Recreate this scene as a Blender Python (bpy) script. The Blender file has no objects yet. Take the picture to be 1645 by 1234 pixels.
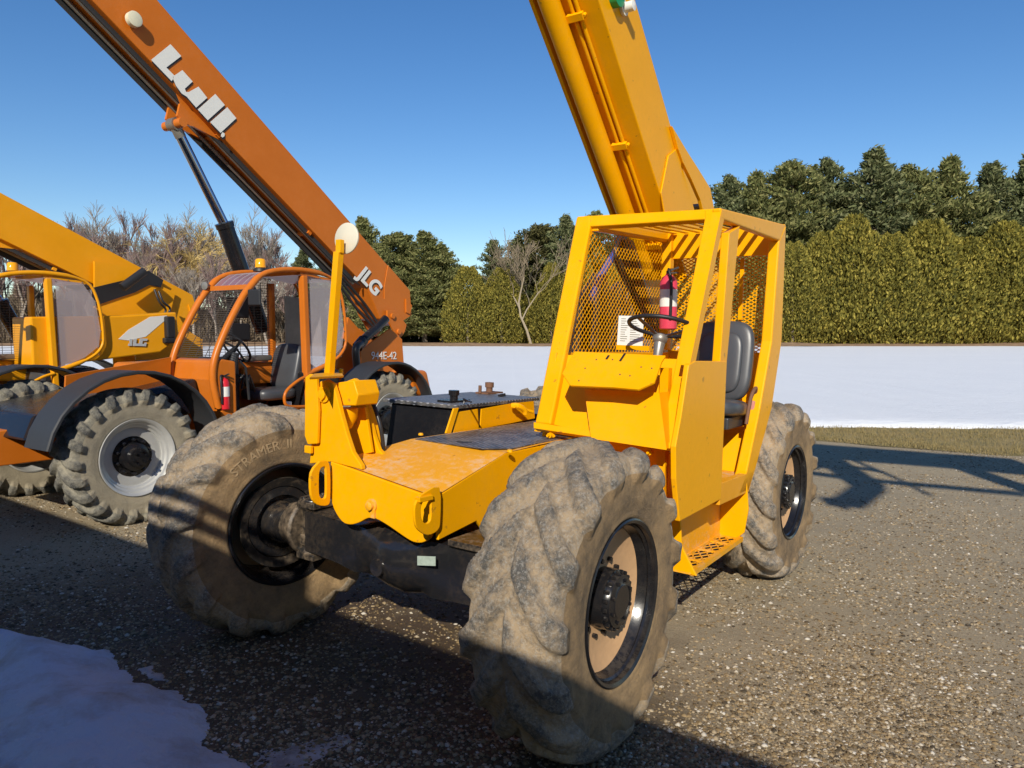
import bpy, math, random
from mathutils import Vector, Matrix, noise
import numpy as np
random.seed(7); rng=np.random.default_rng(7)
sc=bpy.context.scene; col=sc.collection
V=Vector
# ---------------------------------------------------------------- camera solved from the wheels
FPX,TH,CH=1188.66,.0735,1.8097
def ray(a,b):
    u=(617-b)/FPX; r=(a-822.5)/FPX; c,s=math.cos(TH),math.sin(TH)
    return V((r,c+u*s,u*c-s))
CAM=V((0,0,CH))
HD=.5944
FW=V((-math.sin(HD),-math.cos(HD),0)); LF=V((math.cos(HD),-math.sin(HD),0)); UP=V((0,0,1))
class Frame:
    """a machine's own axes: x forward, y to its left, z up, origin on the ground under the front axle"""
    def __init__(s,o,x,y):
        x=x.normalized(); z=x.cross(y).normalized(); y=z.cross(x)
        s.m=Matrix(((x.x,y.x,z.x,o.x),(x.y,y.y,z.y,o.y),(x.z,y.z,z.z,o.z),(0,0,0,1))); s.i=s.m.inverted()
        s.c=s.i@CAM
    def at(s,a,b,x=None,y=None,z=None,pl=None):
        d=s.i.to_3x3()@ray(a,b)
        if x is not None: n,k=V((1,0,0)),x
        elif y is not None: n,k=V((0,1,0)),y
        elif z is not None: n,k=V((0,0,1)),z
        else: n,k=V(pl[0]),pl[1]
        t=(k-n.dot(s.c))/n.dot(d)
        return s.c+d*t
O1=V((.3,3.1842,0))-LF*1.015+UP*(.0158*1.015)
F1=Frame(O1,FW+UP*.0232,LF-UP*.0158)
O2=V((-3.36,6.6,.06))-LF*1.18
F2=Frame(O2,FW,LF)
O3=O2-LF*2.9+FW*1.4
F3=Frame(O3,FW,LF)
Z1=F1.m.to_3x3()@UP
def ground_z(x,y):
    d=V((x,y,0))-V((O1.x,O1.y,0))
    pz=O1.z-(Z1.x*d.x+Z1.y*d.y)/Z1.z
    r=math.hypot(d.x,d.y)
    return pz/(1+(r/8)**4)
def gpt(a,b,z=0.0):
    d=ray(a,b); t=(z-CH)/d.z; return CAM+d*t
SUN=V((-.10,-.777,.465)).normalized()
# ---------------------------------------------------------------- mesh helpers
class MB:
    def __init__(s): s.v=[];s.f=[];s.m=[]
    def add(s,vs,fs,mi=0):
        o=len(s.v); s.v+= [tuple(p) for p in vs]; s.f+=[tuple(i+o for i in f) for f in fs]; s.m+=[mi]*len(fs); return s
    def hexa(s,p,mi=0):
        return s.add(p,[(0,3,2,1),(4,5,6,7),(0,1,5,4),(1,2,6,5),(2,3,7,6),(3,0,4,7)],mi)
    def box(s,c,d,rot=None,mi=0):
        c=V(c); h=V(d)/2; r=rot or Matrix.Identity(3)
        p=[c+r@V((x*h.x,y*h.y,z*h.z)) for z in(-1,1) for x,y in((-1,-1),(1,-1),(1,1),(-1,1))]
        return s.hexa(p,mi)
    def prism(s,poly,ex,mi=0):
        poly=[V(p) for p in poly]; ex=V(ex)
        nn=V((0,0,0))
        for i in range(len(poly)):
            nn+=(poly[i]-poly[0]).cross(poly[(i+1)%len(poly)]-poly[0])
        if nn.dot(ex)<0: poly=poly[::-1]
        n=len(poly); v=poly+[p+ex for p in poly]
        return s.add(v,[tuple(range(n))[::-1],tuple(range(n,2*n))]+[(i,(i+1)%n,n+(i+1)%n,n+i) for i in range(n)],mi)
    def tube(s,pts,r,n=10,mi=0,caps=True,rs=None):
        pts=[V(p) for p in pts]; v=[];f=[]; prev=None
        for i,p in enumerate(pts):
            t=(pts[min(i+1,len(pts)-1)]-pts[max(i-1,0)]).normalized()
            if prev is None:
                a=V((0,0,1)) if abs(t.z)<.9 else V((1,0,0)); u=t.cross(a).normalized()
            else: u=(prev-t*prev.dot(t)).normalized()
            prev=u; w=t.cross(u); rr=rs[i] if rs else r
            for k in range(n):
                an=2*math.pi*(k+.5)/n; v.append(p+u*(math.cos(an)*rr)+w*(math.sin(an)*rr))
        for i in range(len(pts)-1):
            for k in range(n):
                f.append((i*n+k,i*n+(k+1)%n,(i+1)*n+(k+1)%n,(i+1)*n+k))
        if caps: f.append(tuple(range(n))[::-1]); f.append(tuple(range((len(pts)-1)*n,len(pts)*n)))
        return s.add(v,f,mi)
    def bar(s,a,b,w,h,up=(0,0,1),mi=0):
        a,b=V(a),V(b); t=(b-a).normalized(); u=t.cross(V(up)).normalized(); k=u.cross(t)
        p=[q+u*(x*w/2)+k*(z*h/2) for q in(a,b) for x,z in((-1,-1),(1,-1),(1,1),(-1,1))]
        return s.hexa(p,mi)
    def lathe(s,prof,c=(0,0,0),ax=(0,1,0),n=48,mi=0,close=False):
        c=V(c);ax=V(ax).normalized(); a=V((0,0,1)) if abs(ax.z)<.9 else V((1,0,0)); u=ax.cross(a).normalized(); w=ax.cross(u)
        v=[];f=[]
        for d,r in prof:
            for k in range(n):
                an=2*math.pi*k/n; v.append(c+ax*d+u*(r*math.cos(an))+w*(r*math.sin(an)))
        m=len(prof)
        for i in range(m-1 if not close else m):
            j=(i+1)%m
            for k in range(n): f.append((i*n+k,i*n+(k+1)%n,j*n+(k+1)%n,j*n+k))
        if not close:
            if prof[0][1]>1e-4: f.append(tuple(range(n))[::-1])
            if prof[-1][1]>1e-4: f.append(tuple(range((m-1)*n,m*n)))
        return s.add(v,f,mi)
    def build(s,name,mats,parent=None,smooth=None,bevel=0,seg=2):
        me=bpy.data.meshes.new(name); me.from_pydata(s.v,[],s.f)
        if not isinstance(mats,(list,tuple)): mats=[mats]
        for m in mats: me.materials.append(m)
        if len(mats)>1: me.polygons.foreach_set('material_index',s.m)
        me.update()
        o=bpy.data.objects.new(name,me); col.objects.link(o)
        if parent: o.parent=parent
        if smooth is not None:
            me.shade_smooth() if smooth>=180 else None
            if smooth<180:
                me.polygons.foreach_set('use_smooth',[True]*len(me.polygons))
                import bmesh
                bm=bmesh.new(); bm.from_mesh(me); a=math.radians(smooth)
                for e in bm.edges:
                    if len(e.link_faces)==2 and e.calc_face_angle(0)>a: e.smooth=False
                    elif len(e.link_faces)!=2: e.smooth=False
                bm.to_mesh(me); bm.free()
        if bevel:
            b=o.modifiers.new('bevel','BEVEL'); b.width=bevel; b.segments=seg; b.limit_method='ANGLE'; b.angle_limit=math.radians(40)
        return o
def tag(o,label=None,cat=None,group=None,kind=None):
    if label: o['label']=label
    if cat: o['category']=cat
    if group: o['group']=group
    if kind: o['kind']=kind
    return o
def empty(name,m,label,cat,group=None):
    o=bpy.data.objects.new(name,None); col.objects.link(o); o.empty_display_size=.3
    o.matrix_world=m; return tag(o,label,cat,group)
def copytree(o,parent=None):
    c=o.copy(); col.objects.link(c)
    if parent: c.parent=parent
    for ch in list(o.children): copytree(ch,c)
    return c
def smooth_path(pts,n=6):
    pts=[V(p) for p in pts]; out=[]
    for i in range(len(pts)-1):
        p0=pts[max(i-1,0)];p1=pts[i];p2=pts[i+1];p3=pts[min(i+2,len(pts)-1)]
        for k in range(n):
            t=k/n; out.append(.5*((2*p1)+(p2-p0)*t+(2*p0-5*p1+4*p2-p3)*t*t+(3*p1-p0-3*p2+p3)*t**3))
    out.append(pts[-1]); return out
def guard(mb,poly,sx,sy,w,t,mi=0):
    """expanded metal: diamonds cut to a convex polygon"""
    poly=[V(p) for p in poly]; n=(poly[1]-poly[0]).cross(poly[2]-poly[0]).normalized()
    u=(poly[1]-poly[0]).normalized(); v=n.cross(u); o=poly[0]
    P2=[((p-o).dot(u),(p-o).dot(v)) for p in poly]
    cx=sum(p[0] for p in P2)/len(P2); cy=sum(p[1] for p in P2)/len(P2)
    R=max(math.hypot(p[0]-cx,p[1]-cy) for p in P2)
    for sg in(-1,1):
        d=V((sx,sg*sy)).normalized(); nn=V((-d.y,d.x)); step=abs(V((sx,0)).dot(nn))
        k0=int(R/step)+1
        for k in range(-k0,k0+1):
            q=V((cx,cy))+nn*(k*step); t0,t1=-R*1.2,R*1.2
            for i in range(len(P2)):
                a=V(P2[i]);b=V(P2[(i+1)%len(P2)]); e=b-a; m=V((-e.y,e.x))
                if m.dot(V((cx,cy))-a)<0: m=-m
                den=m.dot(d); num=m.dot(a-q)
                if abs(den)<1e-9:
                    if num>0: t0,t1=1,0
                elif den>0: t0=max(t0,num/den)
                else: t1=min(t1,num/den)
            if t1-t0>.01:
                a=q+d*t0;b=q+d*t1
                mb.bar(o+u*a.x+v*a.y,o+u*b.x+v*b.y,w,t,up=n,mi=mi)
# ---------------------------------------------------------------- materials
def mat(name,nodes=None):
    m=bpy.data.materials.new(name); m.use_nodes=True; nt=m.node_tree
    b=nt.nodes['Principled BSDF']; return m,nt,b
def nz(nt,scale,detail=4,rough=.6,vec=None,typ='ShaderNodeTexNoise'):
    n=nt.nodes.new(typ); n.inputs['Scale'].default_value=scale
    if 'Detail' in n.inputs: n.inputs['Detail'].default_value=detail
    if 'Roughness' in n.inputs: n.inputs['Roughness'].default_value=rough
    if vec is None:
        tc=nt.nodes.new('ShaderNodeTexCoord'); vec=tc.outputs['Object']
    nt.links.new(vec,n.inputs['Vector']); return n
def ramp(nt,fac,stops):
    r=nt.nodes.new('ShaderNodeValToRGB'); cr=r.color_ramp
    while len(cr.elements)<len(stops): cr.elements.new(.5)
    for e,(p,c) in zip(cr.elements,stops):
        e.position=p; e.color=(c if isinstance(c,(tuple,list)) else (c,c,c))[:3]+(1,) if not isinstance(c,(int,float)) else (c,c,c,1)
    nt.links.new(fac,r.inputs['Fac']); return r
def mix(nt,fac,a,b,mode='MIX'):
    m=nt.nodes.new('ShaderNodeMix'); m.data_type='RGBA'; m.blend_type=mode
    for k,val in((0,fac),(6,a),(7,b)):
        if hasattr(val,'is_linked') or hasattr(val,'links'): nt.links.new(val,m.inputs[k])
        else: m.inputs[k].default_value= val if k==0 else tuple(val)[:3]+(1,)
    return m.outputs[2]
def bump(nt,b,h,strength,dist):
    bp=nt.nodes.new('ShaderNodeBump'); bp.inputs['Strength'].default_value=strength; bp.inputs['Distance'].default_value=dist
    nt.links.new(h,bp.inputs['Height']); nt.links.new(bp.outputs['Normal'],b.inputs['Normal'])
def paint(name,c,rough=.32,dust=(.42,.33,.22),amt=.25,updust=.5,chips=0,metal=0,coat=0,spec=.3):
    m,nt,b=mat(name)
    n1=nz(nt,2.3,5,.65); n2=nz(nt,28,6,.7)
    base=mix(nt,n1.outputs['Fac'],[x*.84 for x in c],[min(1,x*1.10) for x in c])
    f=nt.nodes.new('ShaderNodeMath'); f.operation='MULTIPLY'; nt.links.new(n1.outputs['Fac'],f.inputs[0]); nt.links.new(n2.outputs['Fac'],f.inputs[1])
    r=ramp(nt,f.outputs[0],[(.22,0.0),(.5,1.0)])
    g=nt.nodes.new('ShaderNodeNewGeometry'); sx=nt.nodes.new('ShaderNodeSeparateXYZ'); nt.links.new(g.outputs['Normal'],sx.inputs[0])
    up=ramp(nt,sx.outputs['Z'],[(.6,0.0),(.97,1.0)])
    am=nt.nodes.new('ShaderNodeMath'); am.operation='MULTIPLY_ADD'; nt.links.new(up.outputs[0],am.inputs[0]); am.inputs[1].default_value=updust; am.inputs[2].default_value=amt
    mm=nt.nodes.new('ShaderNodeMath'); mm.operation='MULTIPLY'; mm.use_clamp=True; nt.links.new(r.outputs[0],mm.inputs[0]); nt.links.new(am.outputs[0],mm.inputs[1])
    out=mix(nt,mm.outputs[0],base,dust)
    if chips:
        n3=nz(nt,16,3,.5); ch=ramp(nt,n3.outputs['Fac'],[(.70,0.0),(.72,1.0)])
        q=nt.nodes.new('ShaderNodeMath'); q.operation='MULTIPLY'; q.inputs[1].default_value=chips; nt.links.new(ch.outputs[0],q.inputs[0])
        out=mix(nt,q.outputs[0],out,(.10,.05,.03))
    nt.links.new(out,b.inputs['Base Color'])
    rr=ramp(nt,mm.outputs[0],[(0,rough),(1,.85)]); nt.links.new(rr.outputs[0],b.inputs['Roughness'])
    b.inputs['Metallic'].default_value=metal; b.inputs['Coat Weight'].default_value=coat; b.inputs['Coat Roughness'].default_value=.15; b.inputs['Specular IOR Level'].default_value=spec
    bump(nt,b,n2.outputs['Fac'],.12,.004)
    return m
def plain(name,c,rough=.5,metal=0,var=.15,scale=12,bmp=.1,emit=None):
    m,nt,b=mat(name); n=nz(nt,scale,5,.65)
    nt.links.new(mix(nt,n.outputs['Fac'],[x*(1-var) for x in c],[min(1,x*(1+var)) for x in c]),b.inputs['Base Color'])
    b.inputs['Roughness'].default_value=rough; b.inputs['Metallic'].default_value=metal
    bump(nt,b,n.outputs['Fac'],bmp,.005); return m
YEL=paint('yellow_enamel',(.87,.395,.001),dust=(.50,.27,.06),amt=.22,updust=.06,chips=.4,rough=.33,coat=0,spec=.12)
YELD=paint('yellow_enamel_dusty_deck',(.82,.36,.01),dust=(.70,.46,.27),amt=.35,updust=1.3,chips=.3,rough=.55)
YELW=paint('yellow_enamel_scuffed',(.82,.37,.008),dust=(.55,.45,.33),amt=.75,updust=.3,rough=.5,chips=.5)
ORG=paint('orange_enamel',(.57,.150,.012),amt=.10,updust=.35,dust=(.50,.30,.18),spec=.25)
YEL3=paint('amber_yellow_enamel',(.82,.345,.004),amt=.08,updust=.25)
BLK=paint('black_enamel',(.010,.010,.012),rough=.22,amt=.08,updust=.35,dust=(.22,.17,.12),spec=.5)
BLKD=paint('black_axle_dusty',(.014,.014,.016),rough=.18,amt=.16,updust=.5,dust=(.26,.18,.10),spec=.6,coat=.3)
DUSTC=paint('dusty_black_casting',(.016,.015,.015),rough=.3,amt=.8,updust=.8,dust=(.30,.22,.14),spec=.5)
PLAS=plain('black_plastic',(.03,.032,.036),.5)
SAND=plain('dusty_wheel_disc',(.50,.30,.15),.9,var=.12,scale=30,bmp=.5)
SILV=plain('silver_rim',(.52,.52,.50),.42,metal=.35,var=.12)
CHR=plain('polished_rod',(.42,.48,.62),.12,metal=1,var=.05,bmp=0)
STEEL=plain('bare_steel',(.28,.26,.23),.45,metal=.6,var=.25)
RUST=plain('rusty_steel',(.16,.075,.04),.75,var=.4)
WHT=plain('white_sign',(.74,.73,.68),.5,var=.04)
CREAM=plain('mirror_back_cream',(.62,.57,.44),.55,var=.08,scale=20)
BLACKL=plain('black_lettering',(.015,.015,.017),.5)
RED=plain('extinguisher_red',(.60,.02,.03),.25,var=.05,bmp=0)
PINKR=plain('faded_extinguisher_red',(.62,.05,.09),.3,var=.1,bmp=0)
SEATM=plain('grey_black_vinyl',(.055,.058,.065),.38,var=.2,scale=6)
GREEN=plain('green_decal',(.01,.28,.09),.4,var=.1)
PINK=plain('pink_webbing',(.55,.22,.18),.8)
BLUE=plain('blue_hose_sleeve',(.04,.08,.32),.5)
RUBH=plain('black_rubber_hose',(.02,.02,.021),.4)
SCUFF=plain('scuffed_silver_sticker',(.35,.42,.36),.5,var=.4,scale=60)
def plastic_pane(name,c,tr):
    m,nt,b=mat(name); b.inputs['Base Color'].default_value=c+(1,); b.inputs['Roughness'].default_value=.25
    b.inputs['Alpha'].default_value=tr; return m
PANE=plastic_pane('hazy_plastic_window',(.50,.44,.45),.42)
ROOFP=plastic_pane('purple_tinted_roof',(.24,.13,.15),.92)
m,nt,b=mat('amber_lens'); b.inputs['Base Color'].default_value=(1,.42,.01,1); b.inputs['Roughness'].default_value=.1; b.inputs['Transmission Weight'].default_value=.15; AMB=m
# diamond plate
m,nt,b=mat('diamond_plate'); DIA=m
tc=nt.nodes.new('ShaderNodeTexCoord')
vor=nt.nodes.new('ShaderNodeTexVoronoi'); vor.inputs['Scale'].default_value=40; vor.inputs['Randomness'].default_value=.15
mp=nt.nodes.new('ShaderNodeMapping'); mp.inputs['Rotation'].default_value=(0,0,.78); mp.inputs['Scale'].default_value=(1,.62,1)
nt.links.new(tc.outputs['Object'],mp.inputs[0]); nt.links.new(mp.outputs[0],vor.inputs['Vector'])
rp=ramp(nt,vor.outputs['Distance'],[(.25,1.0),(.42,0.0)]); n=nz(nt,3,5)
sp=nz(nt,9,6,.75)
dusty=ramp(nt,sp.outputs['Fac'],[(.42,0.0),(.75,1.0)])
cc=mix(nt,rp.outputs[0],(.045,.048,.056),(.42,.43,.46)); cc=mix(nt,dusty.outputs[0],cc,(.30,.28,.25))
nt.links.new(cc,b.inputs['Base Color']); b.inputs['Metallic'].default_value=.35; b.inputs['Roughness'].default_value=.45
bump(nt,b,rp.outputs[0],.8,.004)
def rubber(name,mud,dark,grey,lo,hi,gscale=16):
    m,nt,b=mat(name)
    n1=nz(nt,3.2,6,.7); n2=nz(nt,gscale,8,.75); n3=nz(nt,70,6,.8); 
    f=nt.nodes.new('ShaderNodeMath'); f.operation='MULTIPLY_ADD'; nt.links.new(n2.outputs['Fac'],f.inputs[0]); f.inputs[1].default_value=.6
    h=nt.nodes.new('ShaderNodeMath'); h.operation='MULTIPLY'; h.inputs[1].default_value=.5; nt.links.new(n1.outputs['Fac'],h.inputs[0]); nt.links.new(h.outputs[0],f.inputs[2])
    at=nt.nodes.new('ShaderNodeAttribute'); at.attribute_name='lug'; lg=nt.nodes.new('ShaderNodeMath'); lg.operation='MULTIPLY_ADD'; nt.links.new(at.outputs['Fac'],lg.inputs[0]); lg.inputs[1].default_value=-.075; nt.links.new(f.outputs[0],lg.inputs[2])
    c1=ramp(nt,lg.outputs[0],[(lo,dark),(hi,mud)])
    g=ramp(nt,n3.outputs['Fac'],[(.50,0.0),(.60,1.0)])
    g2=nt.nodes.new('ShaderNodeMath'); g2.operation='MULTIPLY'; g2.inputs[1].default_value=.55; nt.links.new(g.outputs[0],g2.inputs[0])
    out=mix(nt,g2.outputs[0],c1.outputs[0],grey)
    nt.links.new(out,b.inputs['Base Color']); b.inputs['Roughness'].default_value=.88
    ad=nt.nodes.new('ShaderNodeMath'); ad.operation='ADD'; nt.links.new(n2.outputs['Fac'],ad.inputs[0]); nt.links.new(n3.outputs['Fac'],ad.inputs[1])
    bump(nt,b,ad.outputs[0],.9,.014); return m
TREADM=rubber('muddy_worn_tread',(.42,.315,.20),(.10,.094,.085),(.42,.40,.36),.40,.58,gscale=24)
SIDEM=rubber('muddy_sidewall',(.37,.245,.12),(.12,.085,.05),(.24,.17,.10),.40,.62,gscale=8)
TREADJ=rubber('dusty_lug_tread',(.32,.29,.22),(.06,.06,.058),(.28,.27,.23),.40,.62)
SIDEJ=rubber('dusty_grey_sidewall',(.36,.31,.22),(.22,.19,.14),(.30,.27,.20),.35,.6,gscale=8)
TREADR=rubber('dry_mud_tread',(.38,.30,.20),(.13,.12,.10),(.32,.29,.24),.40,.6)
# ---------------------------------------------------------------- wheels
def tyre_mesh(name,prof,nl,lh,slant,sharp,mats,seed,wear=.5,NA=336,sub=4,lug_from=.25):
    # prof: (y,r) from outer bead to inner bead; lugs rise where r is near the crown
    P=[V((a,b,0)) for a,b in prof]; P=smooth_path(P,sub); R=max(p.y for p in P); W=max(abs(p.x) for p in P)
    rmin=min(p.y for p in P); n=len(P); vs=[];mi=[];lugs=[]
    # outward normals of the profile
    N=[]
    for i in range(n):
        t=(P[min(i+1,n-1)]-P[max(i-1,0)]).normalized(); N.append(V((t.y,-t.x,0)) if V((t.y,-t.x,0)).dot(V((P[i].x,P[i].y-(R+rmin)/2,0)))>0 else V((-t.y,t.x,0)))
    def sstep(a,b,x): x=max(0,min(1,(x-a)/(b-a))); return x*x*(3-2*x)
    for k in range(NA):
        th=2*math.pi*k/NA
        for i,p in enumerate(P):
            y,r=p.x,p.y; s=1 if y>0 else -1
            hgt=(r-rmin)/(R-rmin); a=abs(y)/W
            ph=th*nl/(2*math.pi)-slant*(1-a)+(.5 if s>0 else 0)
            fr=ph-math.floor(ph); d=abs(fr-.5)*2           # 0 at lug centre
            wd=.50-.05*a
            lug=1-sstep(wd-sharp,wd+sharp,d)
            crown=sstep(.50,.78,hgt)
            fade=sstep(0.0,.12,a) if wear<1 else 1
            lug=lug*crown*(fade*.75+.25); lugs.append(lug)
            q=V((math.cos(th)*r*3,y*5,math.sin(th)*r*3))
            q2=V((math.cos(th)*r*14,y*14,math.sin(th)*r*14))
            er=noise.noise(q*1.3+V((seed,0,0)))*.5+.5
            hh=lh*lug*(1-wear*.75*er)+crown*wear*(.010*noise.noise(q*2+V((3,seed,0)))+.007*noise.noise(q2*1.1))+crown*wear*.004*noise.noise(q2*3.1)
            # raised rings on the sidewall
            if hgt<.72:
                for rc,w_,a_ in((.10,.03,.006),(.34,.012,.003),(.60,.015,.004)): hh+=a_*math.exp(-((hgt-rc)/w_)**2)
            x_=y+N[i].x*hh; r_=r+N[i].y*hh
            vs.append((math.cos(th)*r_,x_,math.sin(th)*r_))
    fs=[]
    for k in range(NA):
        for i in range(n-1):
            fs.append((k*n+i,k*n+i+1,((k+1)%NA)*n+i+1,((k+1)%NA)*n+i))
            h_=((P[i].y+P[i+1].y)/2-rmin)/(R-rmin); mi.append(0 if h_>.70 else 1)
    me=bpy.data.meshes.new(name); me.from_pydata(vs,[],fs)
    for m in mats: me.materials.append(m)
    me.polygons.foreach_set('material_index',mi); me.shade_smooth(); me.update(); at=me.attributes.new('lug','FLOAT','POINT'); at.data.foreach_set('value',lugs); return me
def put(me,name,parent):
    o=bpy.data.objects.new(name,me); col.objects.link(o); o.parent=parent; return o
RA=.652
profA=[(.150,.340),(.185,.350),(.200,.385),(.208,.44),(.208,.50),(.200,.55),(.186,.592),(.165,.616),(.13,.628),(.08,.636),(.03,.640),(0,.641)]
profA=profA+[(-a,b) for a,b in profA[-2::-1]]
TA=tyre_mesh('worn_muddy_tyre',profA,15,.050,1.15,.11,[TREADM,SIDEM],3,.68)
profJ=[(.13,.335),(.155,.345),(.172,.38),(.178,.43),(.176,.49),(.170,.53),(.160,.555),(.145,.570),(.11,.578),(.06,.582),(0,.583)]
profJ=profJ+[(-a,b) for a,b in profJ[-2::-1]]
TJ=tyre_mesh('lugged_tyre',profJ,22,.040,.9,.06,[TREADJ,SIDEJ],9,.12,NA=308)
def lettering(txt,size,ext,name,m,parent,font_shear=0,bold=0):
    cu=bpy.data.curves.new(name,'FONT'); cu.body=txt; cu.size=size; cu.extrude=ext; cu.shear=font_shear; cu.offset=bold
    cu.align_x='CENTER'; cu.align_y='CENTER'
    t=bpy.data.objects.new(name,cu); col.objects.link(t); dg=bpy.context.evaluated_depsgraph_get()
    me=bpy.data.meshes.new_from_object(t.evaluated_get(dg)); bpy.data.objects.remove(t)
    me.materials.clear(); me.materials.append(m); o=bpy.data.objects.new(name,me); col.objects.link(o)
    if parent: o.parent=parent
    return o
def wrap_text(txt,size,r,y,side,start,m,name,parent):
    """raised lettering bent round a tyre wall"""
    o=lettering(txt,size,.004,name,m,parent)
    w=max(v.co.x for v in o.data.vertices)-min(v.co.x for v in o.data.vertices)
    for v in o.data.vertices:
        x,yy,z=v.co; a=start-x/r; rr=r+yy
        v.co=(math.cos(a)*rr,y+side*z,math.sin(a)*rr)
    return o
def wheel_A(parent,c,yaw=0,side=1,spin=0,inner=False,tread=None):
    e=bpy.data.objects.new('wheel',None); col.objects.link(e); e.parent=parent
    e.empty_display_size=.1
    e.location=c; e.rotation_euler=(0,spin,yaw+(0 if side>0 else math.pi))
    t=put(TA,'tyre',e)
    mb=MB()
    mb.lathe([(.150,.333),(.196,.336),(.204,.350),(.200,.357),(.190,.356),(.187,.345),(.14,.335),(.0,.325),(-.14,.335),(-.187,.345),(-.190,.356),(-.2,.357),(-.204,.350),(-.196,.336),(-.15,.322),(-.12,.312),(0,.305),(.10,.308),(.12,.315)],n=72,close=True)
    mb.lathe([(.165,.322),(.175,.330),(.168,.336),(.158,.330)],n=72,close=True)
    mb.build('rim',BLK,e,smooth=35)
    mb=MB(); mb.lathe([(.080,.11),(.084,.20),(.092,.26),(.115,.311),(.100,.312),(.075,.262),(.065,.20),(.06,.11)],n=72,close=True)
    mb.build('wheel_disc',SAND,e,smooth=60)
    mb=MB(); mb.lathe([(.03,.132),(.150,.130),(.152,.122),(.156,.118),(.178,.112),(.182,.075),(.186,.070),(.186,0.0)],n=48)
    for k in range(20):
        a=2*math.pi*k/20; mb.lathe([(0,.0095),(.014,.0095),(.016,.004)],c=(math.cos(a)*.122,.158,math.sin(a)*.122),n=6)
    for k in range(8):
        a=2*math.pi*k/8; mb.lathe([(0,.008),(.010,.008)],c=(math.cos(a)*.09,.180,math.sin(a)*.09),n=6)
    for k in range(12):
        a=2*math.pi*(k+.5)/12; mb.lathe([(0,.011),(.022,.011)],c=(math.cos(a)*.165,.080,math.sin(a)*.165),n=6)
    mb.build('hub',BLK,e,smooth=35)
    if inner:
        mb=MB(); mb.lathe([(.03,.20),(-.10,.215),(-.125,.205),(-.13,.16),(-.10,.15),(-.09,.12),(-.20,.11),(-.22,.10),(-.22,0)],n=48)
        mb.build('brake_drum',BLKD,e,smooth=40)
        mb=MB(); mb.lathe([(-.128,.212),(-.140,.245),(-.146,.262),(-.138,.266),(-.12,.25),(-.11,.214)],n=56,close=True); mb.build('brake_dust_ring',DUSTC,e,smooth=50)
    return e
def wheel_J(parent,c,side=1,spin=0,yaw=0):
    e=bpy.data.objects.new('wheel',None); col.objects.link(e); e.parent=parent; e.empty_display_size=.1
    e.location=c; e.rotation_euler=(0,spin,yaw+(0 if side>0 else math.pi))
    put(TJ,'tyre',e)
    mb=MB(); mb.lathe([(.175,.334),(.180,.350),(.168,.352),(.160,.338),(.0,.33),(-.16,.338),(-.175,.35),(-.18,.334),(-.14,.318),(0,.30),(.07,.285),(.075,.27),(.10,.268),(.108,.285),(.13,.295),(.138,.312),(.155,.318)],n=64,close=True)
    mb.lathe([(.06,.16),(.085,.22),(.075,.285),(.05,.285),(.05,.16)],n=64,close=True)
    mb.build('rim',SILV,e,smooth=35)
    mb=MB(); mb.lathe([(.04,.19),(.07,.185),(.075,.13),(.13,.125),(.14,.09),(.19,.085),(.20,0)],n=40)
    for k in range(10):
        a=2*math.pi*k/10; mb.lathe([(0,.016),(.035,.016),(.04,.008)],c=(math.cos(a)*.155,.07,math.sin(a)*.155),n=6)
    for k in range(6):
        a=2*math.pi*k/6; mb.lathe([(0,.012),(.02,.012)],c=(math.cos(a)*.06,.195,math.sin(a)*.06),n=6)
    mb.build('hub',BLK,e,smooth=35)
    return e
# ---------------------------------------------------------------- the near yellow machine
A=F1.at
T1=empty('telehandler',F1.m,'yellow open-cab telehandler with big muddy tyres and raised yellow boom, nearest the camera','telehandler')
wheel_A(T1,(0,1.015,RA),yaw=.01,side=1,spin=.4)
w=wheel_A(T1,(.01,-1.10,RA),yaw=-.19,side=-1,spin=1.1,inner=True)
wheel_A(T1,(-2.96,1.015,RA),yaw=-.03,side=1,spin=2.2)
wheel_A(T1,(-2.96,-1.015,RA),yaw=0,side=-1,spin=3.0)
wrap_text('STRAMER  II',.075,.470,-.2085,-1,math.radians(112)+1.1,plain('raised_tyre_lettering',(.33,.235,.13),.9),'tyre_lettering',w)
# front axle: one cast beam with the differential bulb, knuckles and spring pad
mb=MB()
def ysec(y,z0,z1,x0,x1,n=24,pw=3.0):
    out=[]
    for k in range(n):
        a=2*math.pi*k/n; ca,sa=math.cos(a),math.sin(a)
        kq=(1/max(abs(ca),abs(sa)))**min(1,(pw-2)/5)*(.97 if abs(abs(ca)-abs(sa))<.01 else 1)
        out.append(V(((x0+x1)/2+(x1-x0)/2*ca*kq,y,(z0+z1)/2+(z1-z0)/2*sa*kq)))
    return out
secs=[(-.70,.54,.77,-.10,.10,9),(-.60,.54,.775,-.11,.11,9),(-.42,.53,.77,-.11,.12,9),(-.28,.51,.77,-.12,.13,7),(-.17,.48,.79,-.16,.15,2.6),(-.06,.455,.81,-.2,.19,2.2),(.05,.45,.81,-.2,.20,2.2),(.16,.47,.80,-.17,.17,2.4),(.26,.49,.78,-.13,.14,7),(.40,.50,.77,-.12,.13,9),(.62,.51,.78,-.12,.13,9),(.74,.52,.77,-.11,.11,9)]
n=24; vs=[]; 
for y,z0,z1,x0,x1,pw in secs: vs+=ysec(y,z0,z1,x0,x1,n,pw)
fs=[(i*n+k,i*n+(k+1)%n,(i+1)*n+(k+1)%n,(i+1)*n+k) for i in range(len(secs)-1) for k in range(n)]+[tuple(range(n)),tuple(range((len(secs)-1)*n,len(secs)*n))[::-1]]
mb.add(vs,fs)
for y in(-.05,): mb.lathe([(0,.045),(.018,.042),(.02,0)],c=(.185,y,.60),ax=(1,0,0),n=20)
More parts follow.
